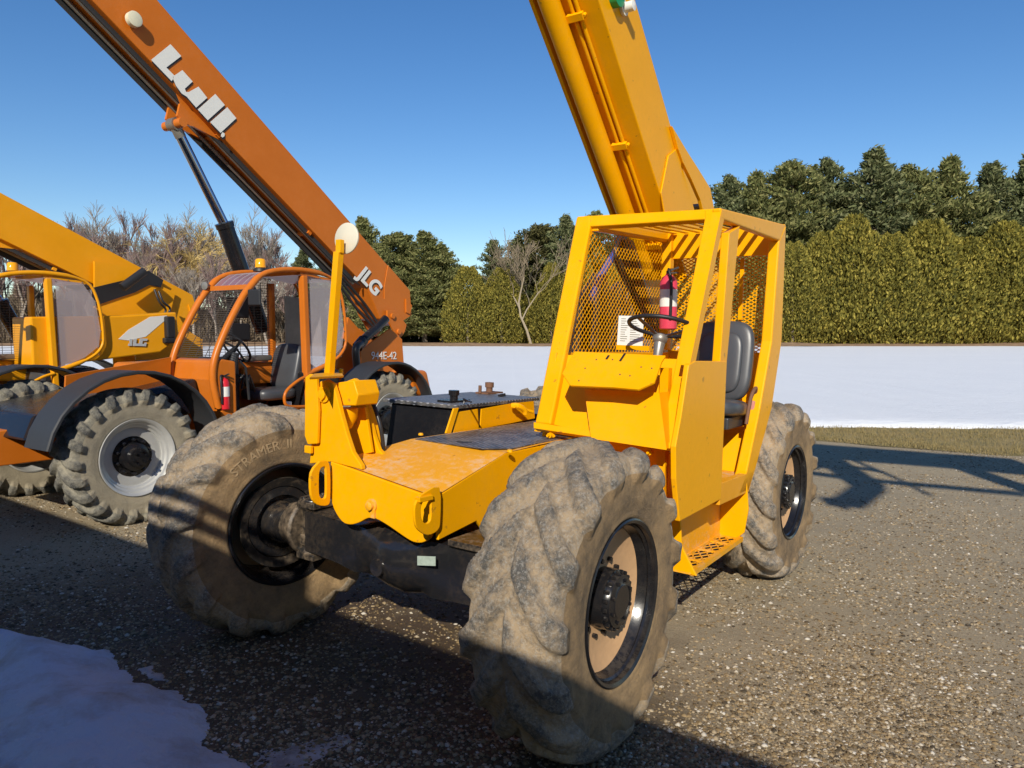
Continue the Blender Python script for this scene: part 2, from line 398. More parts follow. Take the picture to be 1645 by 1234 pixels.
mb.lathe([(0,.17),(.02,.17),(.02,.15)],c=(.0,-.0,.63),ax=(1,0,0),n=40)
for k in range(10):
    a=2*math.pi*k/10; mb.lathe([(0,.012),(.012,.012)],c=(.02,math.cos(a)*.16,.63+math.sin(a)*.16),ax=(1,0,0),n=6)
ax=mb.build('front_axle',BLKD,T1,smooth=32)
for s_ in(-1,1):
    mb=MB()
    mb.lathe([(-.17,.045),(-.17,.085),(-.13,.10),(-.10,.075),(.10,.075),(.13,.10),(.17,.085),(.18,.04),(.18,0)],c=(0,s_*.735,.655),ax=(0,0,1),n=20)
    mb.box((0,s_*.70,.80),(.20,.14,.035)); mb.box((0,s_*.70,.51),(.20,.14,.035))
    for dx in(-.07,.07):
        for dy in(-.045,.045): mb.lathe([(0,.014),(.02,.014)],c=(dx,s_*.70+dy,.8175),ax=(0,0,1),n=6)
    mb.lathe([(-.02,.15),(.0,.16),(.09,.13),(.16,.11)],c=(0,s_*.78,.652),ax=(0,s_,0),n=24)
    mb.bar((-.16,s_*.72,.62),(.10,s_*.72,.60),.05,.06)
    mb.build('knuckle',DUSTC,T1,smooth=40,bevel=.004)
mb=MB(); mb.tube([(-.17,-.7,.62),(-.17,.7,.62)],.022); mb.tube([(-.2,-.15,.70),(-.2,.3,.70)],.05); mb.build('steering_rod',BLKD,T1,smooth=40)
mb=MB(); mb.box((.03,.52,.795),(.26,.30,.03)); mb.box((.0,.52,.775),(.20,.24,.03)); mb.build('axle_pad',DUSTC,T1,bevel=.003)
mb=MB(); mb.prism([A(671,893,x=.185),A(700,894,x=.185),A(700,909,x=.185),A(671,908,x=.185)],(.003,0,0)); mb.build('axle_sticker',SCUFF,T1)
mb=MB(); mb.tube([(-3.0,-.8,RA),(-3.0,.8,RA)],.11,16); mb.lathe([(-.18,.1),(-.1,.19),(.1,.19),(.18,.1)],c=(-2.96,0,.64),ax=(0,1,0),n=24); mb.build('rear_axle',BLKD,T1,smooth=40)
# chassis: front yoke face, sloping nose top, side walls and belly
HX=.22
fl=[(690,845),(689,862),(681,871),(668,872),(654,866),(625,846),(604,834),(590,833),(576,840),(562,843),(549,838),(536,818),(528,790)]
mb=MB(); face=[A(531,741,x=HX),A(688,797,x=HX)]+smooth_path([A(a,b,x=HX) for a,b in fl],3); mb.prism(face,(-.035,0,0)); mb.build('front_yoke_plate',YEL,T1,bevel=.006)
mb=MB()
zL0,zL1,zR0,zR1=A(688,797,x=HX).z+.003,1.158,A(531,741,x=HX).z+.003,1.165
YR,YL=-.335,.335
top=[V((HX-.003,YL,zL0)),V((HX-.003,YR,zR0)),V((-.36,YR,zR1)),V((-.36,YL,zL1)),V((-.70,YR,1.165)),V((-.70,YL,1.165)),V((-3.6,YR,1.165)),V((-3.6,YL,1.165))]
def bil(a,b,c,d,N=8):
    v=[];f=[]
    for j in range(N+1):
        for i in range(N+1): v.append(a.lerp(b,i/N).lerp(d.lerp(c,i/N),j/N))
    for j in range(N):
        for i in range(N): f.append((j*(N+1)+i,j*(N+1)+i+1,(j+1)*(N+1)+i+1,(j+1)*(N+1)+i))
    return v,f
mb.add(*bil(top[0],top[1],top[2],top[3])); mb.add(top,[(3,2,4,5),(5,4,6,7)])
lo=[t.copy() for t in top]
mb.build('deck_skin',YELD,T1)
mb=MB()
left=[(HX-.036,1.020),(-.36,1.156),(-3.6,1.162),(-3.6,.62),(-1.0,.55),(-.42,.60),(-.24,.71),(-.115,.84),(.22-.036,.805)]
mb.prism([V((x,YL,z)) for x,z in left],(0,-.02,0)); 
left=[(HX-.036,1.093),(-.36,1.160),(-3.6,1.162),(-3.6,.62),(-1.0,.55),(-.42,.60),(-.24,.71),(-.115,.84),(.22-.036,.83)]
mb.prism([V((x,YR,z)) for x,z in left],(0,.02,0))
mb.prism([V((-.42,YR+.02,.60)),V((-.42,YL-.02,.60)),V((-.42,YL-.02,1.1)),V((-.42,YR+.02,1.1))],(-.02,0,0))
mb.build('chassis_side_wall',YEL,T1,bevel=.004)
mb=MB(); mb.box((-.33,.19,.86),(.05,.22,.16)); mb.tube([(-.2,.1,.9),(-.45,.15,.86)],.03); mb.build('pivot_block',BLK,T1,bevel=.004)
# weld lip along the nose edge
# tie-down loops either side of the yoke
def loop(y,outer,slot,dy):
    mb=MB(); O=[A(a,b,y=y) for a,b in outer]; S=[A(a,b,y=y) for a,b in slot]; O=smooth_path(O+[O[0]],3)[:-1]; S=smooth_path(S+[S[0]],3)[:-1]; n=len(O)
    e=V((0,dy,0)); v=O+S+[p+e for p in O]+[p+e for p in S]; f=[]
    for i in range(n):
        j=(i+1)%n
        f+=[(i,j,n+j,n+i),(2*n+i,3*n+i,3*n+j,2*n+j),(i,2*n+i,2*n+j,j),(n+i,n+j,3*n+j,3*n+i)]
    mb.add(v,f); return mb
loop(YL+.022,[(676,796),(706,783),(708,835),(704,852),(688,860),(673,852),(667,838),(667,812)],[(682,803),(691,798),(693,812),(692,834),(686,841),(680,838),(677,830),(677,814)],-.014).build('tie_down_loop',YEL,T1,bevel=.004)
mb=MB(); mb.prism([A(674,800,y=.37),A(696,795,y=.37),A(697,803,y=.37),A(675,808,y=.37)],(0,-.03,0)); mb.build('loop_tab',YEL,T1,bevel=.003)
loop(YR-.001,[(514,741),(527,741),(531,758),(531,800),(527,812),(510,811),(500,796),(500,760)],[(516,752),(522,750),(524,760),(524,795),(520,801),(516,800),(513,792),(513,762)],-.016).build('tie_down_loop',YEL,T1,bevel=.004)
c=A(598,812,x=HX); mb=MB(); mb.lathe([(0,.034),(.010,.034),(.010,.022),(.028,.022),(.032,.016),(.032,0)],c=c,ax=(1,0,0),n=24); mb.box(c+V((.006,.012,-.035)),(.012,.03,.05)); mb.build('pivot_pin',YELW,T1,smooth=35)
# tilt bracket with two cheeks at the right front corner
mb=MB()
mb.prism([A(a,b,x=HX) for a,b in[(497,745),(501,700),(503,655),(508,625),(514,613),(524,610),(534,616),(540,636),(548,668),(557,700),(566,727),(580,748),(581,755),(531,742)]],(-.03,0,0))
mb.build('bracket_cheek',YEL,T1,bevel=.005)
XB=-.03
mb=MB(); mb.prism([A(a,b,x=XB) for a,b in[(556,625),(557,612),(568,608),(577,614),(583,632),(592,668),(600,700),(608,722),(621,737),(618,742),(590,737),(575,700)]],(-.03,0,0))
mb.build('bracket_cheek',YEL,T1,bevel=.005)
mb=MB(); mb.prism([A(a,b,x=.02) for a,b in[(548,655),(586,655),(597,727),(566,733),(552,690)]],(-.02,0,0)); mb.build('bracket_back_plate',YEL,T1,bevel=.003)
mb=MB()
a0,a1=A(534,616,x=HX),A(537,636,x=HX); 
q=[A(533,616,x=.17),A(568,611,x=.17),A(575,634,x=.17),A(571,652,x=.17),A(541,652,x=.17),A(537,634,x=.17)]
mb.prism(q,(-.16,0,0)); mb.lathe([(0,.055),(.05,.05),(.11,.02),(.115,0)],c=(A(559,655,x=.09)),ax=(0,0,-1),n=20)
mb.build('cylinder_mount',YEL,T1,smooth=30,bevel=.006)
c=A(522,633,x=HX); mb=MB(); mb.lathe([(0,.044),(.012,.044),(.012,.026),(.026,.026),(.028,0)],c=c,ax=(1,0,0),n=28); mb.box(c+V((.02,0,.0)),(.014,.012,.06)); mb.build('bracket_pin',YEL,T1,smooth=35)
mb=MB(); mb.prism([A(a,b,x=.25) for a,b in[(490,606),(497,601),(508,602),(511,660),(509,713),(494,714),(489,700)]],(-.02,0,0)); mb.box(A(496,722,x=.24),(.02,.05,.04)); mb.build('bracket_side_strap',YEL,T1,bevel=.004)
mb=MB(); mb.prism([A(497,606,z=1.555),A(552,603,z=1.545),A(548,597,z=1.55),A(505,600,z=1.56)],(0,0,-.012)); 
mb.lathe([(0,.012),(.03,.012)],c=A(548,601,z=1.54),ax=(0,0,1),n=8); mb.build('bracket_cap_plate',YEL,T1,bevel=.003)
xm=.12
mb=MB(); mb.bar(A(529,600,x=xm),A(544,405,x=xm),.040,.040,up=(1,0,0)); mb.box(A(546,396,x=xm)+V((.0,0,.0)),(.03,.035,.07)); mb.build('mirror_post',YEL,T1,bevel=.003)
mb=MB(); nrm=V((1,.06,.06)).normalized(); c=A(557,383,x=xm-.045); mb.lathe([(-.012,0),(-.012,.075),(-.004,.082),(.004,.082),(.008,.076),(.008,0)],c=c,ax=nrm,n=40); mb.build('round_mirror',CREAM,T1,smooth=40)
mb=MB(); pp=smooth_path([A(586,625,x=-.06),A(600,650,x=-.06),A(612,690,x=-.06),A(618,740,x=-.1)],5); mb.tube(pp,.012,8); mb.build('hose',RUBH,T1,smooth=60)
mb=MB(); mb.bar(A(592,640,x=-.09),A(617,735,x=-.09),.02,.05,up=(1,0,0)); mb.build('bracket_strut',YEL,T1,bevel=.003)
# tank box beside the deck
mb=MB(); ty0,ty1=-.985,-.375; x0,x1=-.80,-1.76; zt=1.315
mb.hexa([V((x0,ty0,.80)),V((x0,ty1+.02,.80)),V((x1,ty1+.02,.80)),V((x1,ty0,.80)),V((x0-.05,ty0+.03,zt-.012)),V((x0-.05,ty1,zt-.012)),V((x1,ty1,zt-.012)),V((x1,ty0+.03,zt-.012))])
mb.build('tank_box',BLK,T1,bevel=.012)
mb=MB(); mb.box(((x0+x1)/2-.03,(ty0+ty1)/2,zt+.003),(abs(x1-x0)+.02,ty1-ty0+.03,.024)); mb.build('tank_lid',DIA,T1,bevel=.004)
def cap(px,py,xx,r,h,tall=0):
    c=A(px,py,z=zt+.016); mb=MB(); mb.lathe([(0,r*.75),(h*.55,r*.75),(h*.55,r),(h,r),(h,r*.85),(h+.003,0)],c=c,ax=(0,0,1),n=24,mi=0)
    mb.box(c-V((0,0,-.006)),(.20,.12,.012)); return mb
cap(729,645,0,.036,.075).build('filler_cap',[BLK],T1,smooth=35)
mb=cap(786,632,0,.034,.085); mb.lathe([(0,.013),(.06,.013)],c=A(771,632,z=zt+.02),ax=(0,0,1),n=12); mb.build('filler_cap',RUST,T1,smooth=35)
mb=MB(); mb.tube([A(745,648,z=zt+.02)+V((0,0,t)) for t in(0,.03)]+[A(757,646,z=zt+.05)],.006,6); mb.build('lid_handle',BLK,T1)
mb=MB(); mb.tube([A(800,636,z=zt+.02),A(812,634,z=zt+.03)],.012,8); mb.build('vent_plug',BLK,T1)
yt=-.36
mb=MB(); mb.prism([A(a,b,y=yt) for a,b in[(727,656),(735,655),(722,697),(714,696)]],(0,.012,0))
mb.prism([A(a,b,y=yt-.01) for a,b in[(735,662),(766,657),(768,690),(726,697)]],(0,.008,0)); mb.prism([A(a,b,y=yt-.01) for a,b in[(772,657),(820,648),(856,644),(858,672),(820,680),(770,689)]],(0,.008,0))
mb.tube(smooth_path([A(822,652,y=yt+.02),A(832,652,y=yt+.06),A(842,658,y=yt+.08),A(844,665,y=yt+.08)],4),.02,10); mb.tube([A(826,653,y=yt+.05),A(856,662,y=yt+.1)],.012,8)
mb.build('tank_side_rail',YEL,T1,bevel=.002)
# diamond plate deck with a hole
mb=MB(); zd=1.170
out=[A(648,702,z=zd),A(793,732,z=zd),A(862,716,z=zd),A(900,690,z=zd),A(862,664,z=zd),A(760,672,z=zd)]
out=[V((-.36,-.30,zd)),V((-.33,.20,zd)),V((-.45,.31,zd)),V((-1.75,.31,zd)),V((-1.75,-.31,zd))]
hc=A(746,710,z=zd); m_=16
hole=[hc+V((.045*math.cos(2*math.pi*k/m_),.045*math.sin(2*math.pi*k/m_),0)) for k in range(m_)]
import bmesh
bm=bmesh.new(); ov=[bm.verts.new(p) for p in out]; hv=[bm.verts.new(p) for p in hole]
ed=[bm.edges.new((l[i],l[(i+1)%len(l)])) for l in(ov,hv) for i in range(len(l))]
bmesh.ops.triangle_fill(bm,use_beauty=True,edges=ed)
bmesh.ops.recalc_face_normals(bm,faces=bm.faces)
r=bmesh.ops.extrude_face_region(bm,geom=bm.faces[:]); bmesh.ops.translate(bm,vec=(0,0,-.005),verts=[g for g in r['geom'] if isinstance(g,bmesh.types.BMVert)])
bmesh.ops.recalc_face_normals(bm,faces=bm.faces)
me=bpy.data.meshes.new('deck_plate'); bm.to_mesh(me); bm.free(); me.materials.append(DIA); put(me,'deck_plate',T1)
mb=MB(); mb.lathe([(0,.045),(.002,.045)],c=hc-V((0,0,.0052)),ax=(0,0,1),n=24); mb.build('deck_hole',BLACKL,T1)
for p in[(676,699),(819,726),(768,672)]:
    mb=MB(); mb.lathe([(0,.016),(.012,.013),(.014,0)],c=A(*p,z=zd+.0),ax=(0,0,1),n=10); mb.build('deck_bolt',YEL,T1)
# ---------------------------------------------------------------- cab of the near machine
FP=((1,0,.478),-.311)
FN=V((1,0,.478)).normalized()
def fp(a,b,off=0):
    return A(a,b,pl=(FP[0],FP[1]-off*1.1084))
YC=1.10; YI=.17
def pf(mb,pts,t=.055,off=0): return mb.prism([fp(a,b,off) for a,b in pts],-FN*t)
def ps(mb,pts,t=.06,y=YC): return mb.prism([A(a,b,y=y) for a,b in pts],(0,-t,0))
# frame posts
mb=MB(); pf(mb,[(1064,718),(1086,719),(1093,677),(1158.7,334),(1132,337),(1132,351),(1068,671)],.05); mb.build('front_post',YEL,T1,bevel=.006,seg=3)
mb=MB(); pf(mb,[(859,679),(884,682),(892,646),(948,363),(948,345),(926,348),(865,652)],.05); mb.build('front_post',YEL,T1,bevel=.012,seg=3)
mb=MB(); pf(mb,[(926,347.5),(948,363.5),(1131,352),(1158.7,334)],.05,off=.003); mb.build('windscreen_header',YEL,T1,bevel=.008)
mb=MB(); ps(mb,[(1158.7,334),(1263,361),(1253,387),(1159,352)],.055); mb.build('roof_rail',YEL,T1,bevel=.012,seg=3)
zf=fp(1158.7,334).z; zr=A(1263,361,y=YC).z; xf=fp(1158.7,334).x; xr=A(1263,361,y=YC).x
def roof(x,y,dz=0): return V((x,y,zf+(x-xf)/(xr-xf)*(zr-zf)+dz))
mb=MB(); mb.hexa([roof(xf,YI-.0,-.09),roof(xf,YI+.05,-.09),roof(xr,YI+.05,-.09),roof(xr,YI,-.09),roof(xf,YI,0),roof(xf,YI+.05,0),roof(xr,YI+.05,0),roof(xr,YI,0)]); mb.build('roof_rail',YEL,T1,bevel=.008)
mb=MB()
mb.prism([roof(xr+.002,YI,0),roof(xr+.002,YC-.003,0),roof(xr+.002,YC-.003,-.22),roof(xr+.002,YI,-.22)],(.03,0,0)); mb.build('rear_header_panel',YEL,T1,bevel=.004)
for i in range(9):
    y=YI+.10+i*(YC-YI-.18)/8
    mb=MB(); mb.bar(roof(xf-.03,y,-.022),roof(xr+.05,y,-.022),.034,.010); mb.build('roof_slat',YEL,T1,bevel=.003)
# side: mid post, rear post, door panel
mb=MB(); ps(mb,[(1172,374),(1190,362),(1188,366),(1168,580),(1162,690),(1158,801),(1146,806),(1151,690),(1157,580)],.05,YC-.004); mb.build('door_post',YEL,T1,bevel=.006)
mb=MB(); ps(mb,[(1252,387),(1263,361),(1256,548),(1240,656),(1213,757),(1203,789),(1186,796),(1200,757),(1221,657),(1240,548)],.075); mb.build('rear_post',YEL,T1,bevel=.010)
mb=MB(); mb.hexa([V((xr+.005,YI,1.7)),V((xr+.08,YI,1.7)),V((xr+.08,YI+.08,1.7)),V((xr+.005,YI+.08,1.7)),V((xr+.005,YI,zr-.02)),V((xr+.08,YI,zr-.02)),V((xr+.08,YI+.08,zr-.02)),V((xr+.005,YI+.08,zr-.02))])
mb.build('rear_post',YEL,T1,bevel=.006)
mb=MB(); ps(mb,[(1159.5,336),(1163,353),(1118,579),(1108,587)],.05,YC-.001); mb.build('post_side_strip',YEL,T1)
mb=MB(); ps(mb,[(1107,586),(1117,580),(1168,580.5),(1163,690),(1158.5,802),(1092,838),(1086,770),(1085.5,718),(1094,672)],.03,YC+.004); mb.build('door_panel',YEL,T1,bevel=.005,seg=3)
# sill and floor
mb=MB(); ps(mb,[(1157,777),(1211,757),(1203,790),(1156,812)],.05,YC); 
zfl=.875
mb.hexa([V((-2.25,YI,zfl-.03)),V((-1.0,YI,zfl-.03)),V((-1.0,YC-.05,zfl-.03)),V((-2.25,YC-.05,zfl-.03)),V((-2.25,YI,zfl)),V((-1.0,YI,zfl)),V((-1.0,YC-.05,zfl)),V((-2.25,YC-.05,zfl))])
mb.build('cab_floor',YELD,T1,bevel=.003)
# back wall lower: solid sheet in two planes under the mesh
mb=MB(); xb=-2.93
wl=[(xb,1.70),(-2.78,1.36),(-2.40,1.12),(-2.25,zfl)]
for (xa,za),(xc,zc) in zip(wl,wl[1:]): mb.prism([V((xa,YI,za)),V((xa,YC-.04,za)),V((xc,YC-.04,zc)),V((xc,YI,zc))],(-.02,0,0))
mb.build('back_wall',YEL,T1,bevel=.003)
mb=MB(); mb.prism([V((xb,YI+.06,1.72)),V((xb,YI+.06,zr-.22)),V((xb,YC-.10,zr-.22)),V((xb,YC-.10,1.72))],(.001,0,0)); 
g=MB(); guard(g,[V((xb,YC-.06,1.70)),V((xb,YI+.04,1.70)),V((xb,YI+.04,zr-.20)),V((xb,YC-.06,zr-.20))],.052,.028,.0075,.004); g.build('mesh_guard',YEL,T1)
mb=MB(); mb.bar(V((xb+.02,.76,1.95)),V((xb+.02,.76,2.42)),.03,.02,up=(1,0,0)); mb.build('guard_stiffener',YEL,T1)
g=MB(); p0=fp(900,575); 
q=[V((-1.10,YI+.012,1.66)),V((xr+.08,YI+.012,1.66)),V((xr+.08,YI+.012,zr-.10)),V((-1.52,YI+.012,2.47))]
guard(g,q,.050,.046,.0036,.003); g.build('mesh_guard',YEL,T1)
mb=MB(); mb.prism([V((-.92,YI,zfl)),V((-2.25,YI,zfl)),V((-2.78,YI,1.36)),V((xb+.0,YI,1.68)),V((-1.10,YI,1.68))],(0,.02,0)); mb.build('right_side_panel',YEL,T1,bevel=.002)
# front lower sheet, dash and bin
mb=MB(); pf(mb,[(891,646),(886,640),(905,570),(1112,578),(1093,677),(1085,716),(1000,706),(884,681)],.004,off=.045); mb.build('front_panel',YEL,T1)
mb=MB(); pf(mb,[(857,678),(1086,712),(1085,722),(857,688)],.05,off=-.012); 
mb.tube([fp(882,688,-.0),fp(890,702,.05)],.012,6); mb.build('lower_lip',YEL,T1,bevel=.003)
for px,py in[(886,699),(1046,726)]:
    mb=MB(); c=A(px,py,x=-.93); mb.lathe([(0,.016),(.03,.016),(.03,.008),(.05,.008)],c=c,ax=(1,0,0),n=10)
    mb.bar(c+V((-.02,-.02,.03)),c+V((.02,-.07,.05)),.02,.01); mb.build('clamp_bolt',YEL,T1)
# dash plate: sloping lid whose front edge hangs forward
mb=MB()
dz=[(923,564.5),(1069,571),(1063,580),(1051,614),(1025,625.5),(985,622),(916,619),(903,600)]
mb.prism([A(a,b,pl=((1,0,1.1),.93)) for a,b in dz],(-.01,0,-.01))
mb.build('dash_lid',YEL,T1,bevel=.002)
for a,b in[(940,592),(958,578),(996,602),(1012,604),(1030,590),(930,612),(984,578),(1047,592)]:
    mb=MB(); mb.lathe([(0,.005),(.004,.004)],c=A(a,b,pl=((1,0,1.1),.93)),ax=(1,0,1.1),n=6); mb.build('lid_screw',RUST,T1)
for a,b,c_,d in[(974,577,978,571),(996,580,1004,568)]:
    mb=MB(); mb.bar(A(a,b,pl=((1,0,1.1),.935)),A(c_,d,pl=((1,0,1.1),.935)),.012,.004); mb.build('lid_slot',BLACKL,T1)
yb0,yb1=.50,1.0
mb=MB()
B=lambda a,b,x=-.90:A(a,b,x=x)
bt=[B(939,626),B(1059,631),B(1070,722,-.83),B(950,704,-.83)]
mb.add(bt+[p+V((-.14,0,0)) for p in bt],[(0,1,2,3)[::-1],(0,4,5,1)][:1]+[(0,3,7,4),(1,5,6,2),(3,2,6,7)])
mb.prism(bt,(-.006,0,0))
mb.build('storage_bin',YEL,T1,bevel=.003)
# lower side structure and step
XL=-1.16
mb=MB(); mb.prism([A(a,b,x=XL) for a,b in[(858,690),(1072,724),(1086,735),(1093,846),(1095,878),(1119,926),(1074,914),(1040,905),(860,850)]],(-.02,0,0)); mb.build('front_skirt',YEL,T1,bevel=.004)
ys=.93
mb=MB(); mb.prism([V((XL-.02,ys,.46)),V((-2.12,ys,.46)),V((-2.16,ys,.84)),V((XL-.02,ys,.84))],(0,-.02,0)); mb.build('side_skirt',YELW,T1)
mb=MB(); mb.prism([V((-2.10,ys,.50)),V((-2.10,ys,.86)),V((-2.10,YC-.0,.84)),V((-2.10,YC+.02,.66)),V((-2.10,YC,.50)),V((-2.10,YC-.06,.44)),V((-2.10,ys,.44))],(-.02,0,0)); mb.build('step_bracket',YEL,T1,bevel=.004)
zs=.455
g=MB(); st=[V((XL-.01,YC-.02,zs)),V((-2.10,YC-.02,zs)),V((-2.10,ys,zs)),V((XL-.01,ys,zs))]
guard(g,st,.10,.055,.009,.004)
g.bar(st[0],st[1],.03,.03); g.bar(st[3],st[2],.02,.02)
for t in(.0,.28,.55,.8,1): 
    x=XL-.01+(-2.10-XL+.01)*t; g.bar(V((x,YC-.02,zs-.001)),V((x,ys,zs-.001)),.028,.010)
g.build('step_grate',YELW,T1)
# seat
mb=MB()
def slab(mb,c,sx,sy,sz,rot,n=4.0,seg=18,rings=7):
    """soft cushion: superellipsoid"""
    v=[];f=[]
    def sg(x,e): return math.copysign(abs(x)**e,x)
    for i in range(rings*2+1):
        ph=-math.pi/2+math.pi*i/(rings*2)
        for k in range(seg*2):
            t=math.pi*k/seg
            v.append(V(c)+rot@V((sx*sg(math.cos(ph),.35)*sg(math.cos(t),.5),sy*sg(math.cos(ph),.35)*sg(math.sin(t),.5),sz*sg(math.sin(ph),.6))))
    m=seg*2
    for i in range(rings*2):
        for k in range(m): f.append((i*m+k,i*m+(k+1)%m,(i+1)*m+(k+1)%m,(i+1)*m+k))
    return mb.add(v,f)
rb=Matrix.Rotation(math.radians(-12),3,'Y')
rt=Matrix.Rotation(math.radians(80),3,'Y')
slab(mb,(-2.42,.79,1.64),.29,.225,.045,rt); sb=mb.build('seat_backrest',SEATM,T1,smooth=180)
mb=MB(); slab(mb,(-2.375,.79,1.63),.22,.16,.03,rt); mb.build('backrest_pad',SEATM,sb,smooth=180)
mb=MB(); slab(mb,(-2.16,.80,1.325),.25,.235,.06,Matrix.Rotation(math.radians(-4),3,'Y')); mb.build('seat_cushion',SEATM,T1,smooth=180)
mb=MB(); mb.box((-2.2,.80,1.23),(.40,.38,.08)); mb.box((-2.2,.62,1.05),(.12,.12,.30)); mb.build('seat_base',PLAS,T1,bevel=.01)
mb=MB(); mb.tube(smooth_path([(-2.43,1.03,1.36),(-2.36,1.06,1.46),(-2.25,1.06,1.40),(-2.2,1.05,1.22)],5),.013,8); mb.build('seat_belt_loop',RUST,T1,smooth=60)
mb=MB(); mb.box((-2.36,1.04,1.33),(.05,.04,.08)); mb.build('seat_belt_webbing',PINK,T1,bevel=.01)
# steering
xw=-1.28
c=V((xw,.80,1.855)); axn=V((-.30,0,1)).normalized()
mb=MB(); u=axn.cross(V((0,1,0))).normalized(); w_=axn.cross(u); R_=.195
mb.tube([c+u*(R_*math.cos(2*math.pi*k/48))+w_*(R_*math.sin(2*math.pi*k/48)) for k in range(49)],.013,8,caps=False)
sw=mb.build('steering_wheel',BLACKL,T1,smooth=180)
mb=MB()
hb=c-axn*.07
for k in range(3):
    a=2*math.pi*k/3+.6; mb.bar(hb,c+u*(R_*math.cos(a))+w_*(R_*math.sin(a)),.028,.006,up=axn)
mb.lathe([(-.035,.03),(-.02,.042),(.0,.045),(.02,.036),(.022,0)],c=hb,ax=axn,n=20); mb.build('spokes',STEEL,sw,smooth=35)
mb=MB(); e_=A(1042,578,x=-1.12); mb.tube([hb-axn*.02,hb-axn*.12,e_+V((-.02,0,-.06))],.028,12,rs=[.034,.026,.026]); mb.build('steering_column',STEEL,T1,smooth=50)
mb=MB(); pl_=[A(a,b,x=-1.45) for a,b in[(994,507),(1034,508),(1032,556),(991,554)]]; mb.prism(pl_,(-.004,0,0)); pc=mb.build('instruction_plate',WHT,T1)
mb=MB(); rr_=random.Random(4)
for k in range(11):
    t=.10+k*.075
    for s0,s1 in((.12,.42),(.5,.90)):
        L=pl_[0].lerp(pl_[3],t); Rr=pl_[1].lerp(pl_[2],t); a=L.lerp(Rr,s0); b=L.lerp(Rr,s0+(s1-s0)*rr_.uniform(.5,1)); mb.bar(a+V((.002,0,0)),b+V((.002,0,0)),.003,.002,up=(1,0,0))
mb.build('plate_print',plain('faded_print',(.30,.29,.22),.6),pc)
mb=MB(); mb.bar(A(992,558,x=-1.46),A(1045,560,x=-1.46),.04,.03); mb.build('plate_bracket',YEL,T1)
mb=MB(); mb.bar(V((-1.05,.93,zfl)),V((-1.05,.93,1.62)),.05,.05,up=(1,0,0)); mb.build('dash_bracket',YEL,T1)
mb=MB(); mb.bar(V((-1.25,.99,1.0)),V((-1.3,.99,1.72)),.06,.04,up=(1,0,0)); mb.tube([V((-1.3,.99,1.70)),V((-1.32,1.0,1.82))],.02,10); mb.lathe([(0,.028),(.03,.028),(.04,.015)],c=(-1.32,1.0,1.82),n=12,ax=(0,0,1)); mb.build('control_lever',BLACKL,T1,smooth=40)
# ---------------------------------------------------------------- boom
YB=.20; YB2=-.25
p1=A(962,0,y=YB); p2=A(1068,335,y=YB); bd=(p1-p2).normalized(); bd.y=0; bd.normalize()
bn=V((-bd.z,0,bd.x))            # across the boom, upwards
if bn.z<0: bn=-bn
base=p2-bd*.75; HB=.51; LB=7.2
def bp(s,t,y): return V((base.x+bd.x*s+bn.x*t,y,base.z+bd.z*s+bn.z*t))
mb=MB(); mb.hexa([bp(0,0,YB2),bp(LB,0,YB2),bp(LB,0,YB),bp(0,0,YB),bp(0,HB,YB2),bp(LB,HB+.02,YB2),bp(LB,HB+.02,YB),bp(0,HB,YB)])
mb.build('boom',YEL,T1,bevel=.008)
mb=MB(); ue=YB2+.10
mb.tube([bp(.2,-.075,ue+.05),bp(LB-1.0,-.075,ue+.05)],.07,24); mb.build('extension_cylinder',YEL,T1,smooth=50)
mb=MB(); mb.bar(bp(.1,-.03,YB2+.015),bp(LB-.5,-.03,YB2+.015),.06,.03,up=(0,1,0)); mb.build('hose_rail',YEL,T1,bevel=.003)
for k,y in enumerate((.04-.02,.04+.022)):
    mb=MB(); mb.tube([bp(.3,-.022,y-.01),bp(LB-.3,-.022,y-.01)],.015,12); mb.build('hydraulic_line',YEL,T1,smooth=50)
for pxy in((997,234),(929,23),(1040,420)):
    q=A(*pxy,y=.03); s_=(q-base).dot(bd)
    mb=MB(); mb.box(bp(s_,-.038,.025),(.05,.12,.035),rot=Matrix((bd,V((0,1,0)),bn)).transposed()); mb.lathe([(0,.013),(.03,.013)],c=bp(s_,-.02,.09),ax=-bn,n=8); mb.build('line_clamp',YEL,T1,bevel=.003)
for s_ in(1.6,3.2,4.8): 
    mb=MB(); mb.lathe([(0,.018),(.02,.018),(.022,0)],c=bp(s_,-.0,YB2+.05),ax=-bn,n=10); mb.build('boom_bolt',YEL,T1)
# ear gusset at the boom heel
g_=[(1072,200),(1098,243),(1118,274),(1136,303),(1142,332),(1143,345),(1066,345),(1058,300)]
yo=YB+.001
mb=MB()
E_=[A(a,b,y=yo) for a,b in[(1074,203),(1098,243),(1118,274),(1136,303),(1144,345),(1126,345),(1120,322),(1106,290),(1092,262),(1084,240)]]
mb.prism(E_,(0,.03,0))
mb.prism([A(a,b,y=yo) for a,b in[(1084,240),(1092,262),(1096,345),(1066,345),(1060,310),(1072,250)]],(0,.012,0))
mb.prism([A(a,b,y=yo-.30) for a,b in[(1074,203),(1098,243),(1118,274),(1136,303),(1144,345),(1106,345),(1090,262)]],(0,-.03,0))
mb.build('heel_gusset',YEL,T1,bevel=.004)
mb=MB(); c=A(1119,333,y=yo-.05); mb.lathe([(-.2,.03),(.06,.03)],c=c,n=16); mb.lathe([(0,.012),(.02,.012)],c=A(1120,300,y=yo),n=10); mb.build('heel_pin',STEEL,T1,smooth=40)
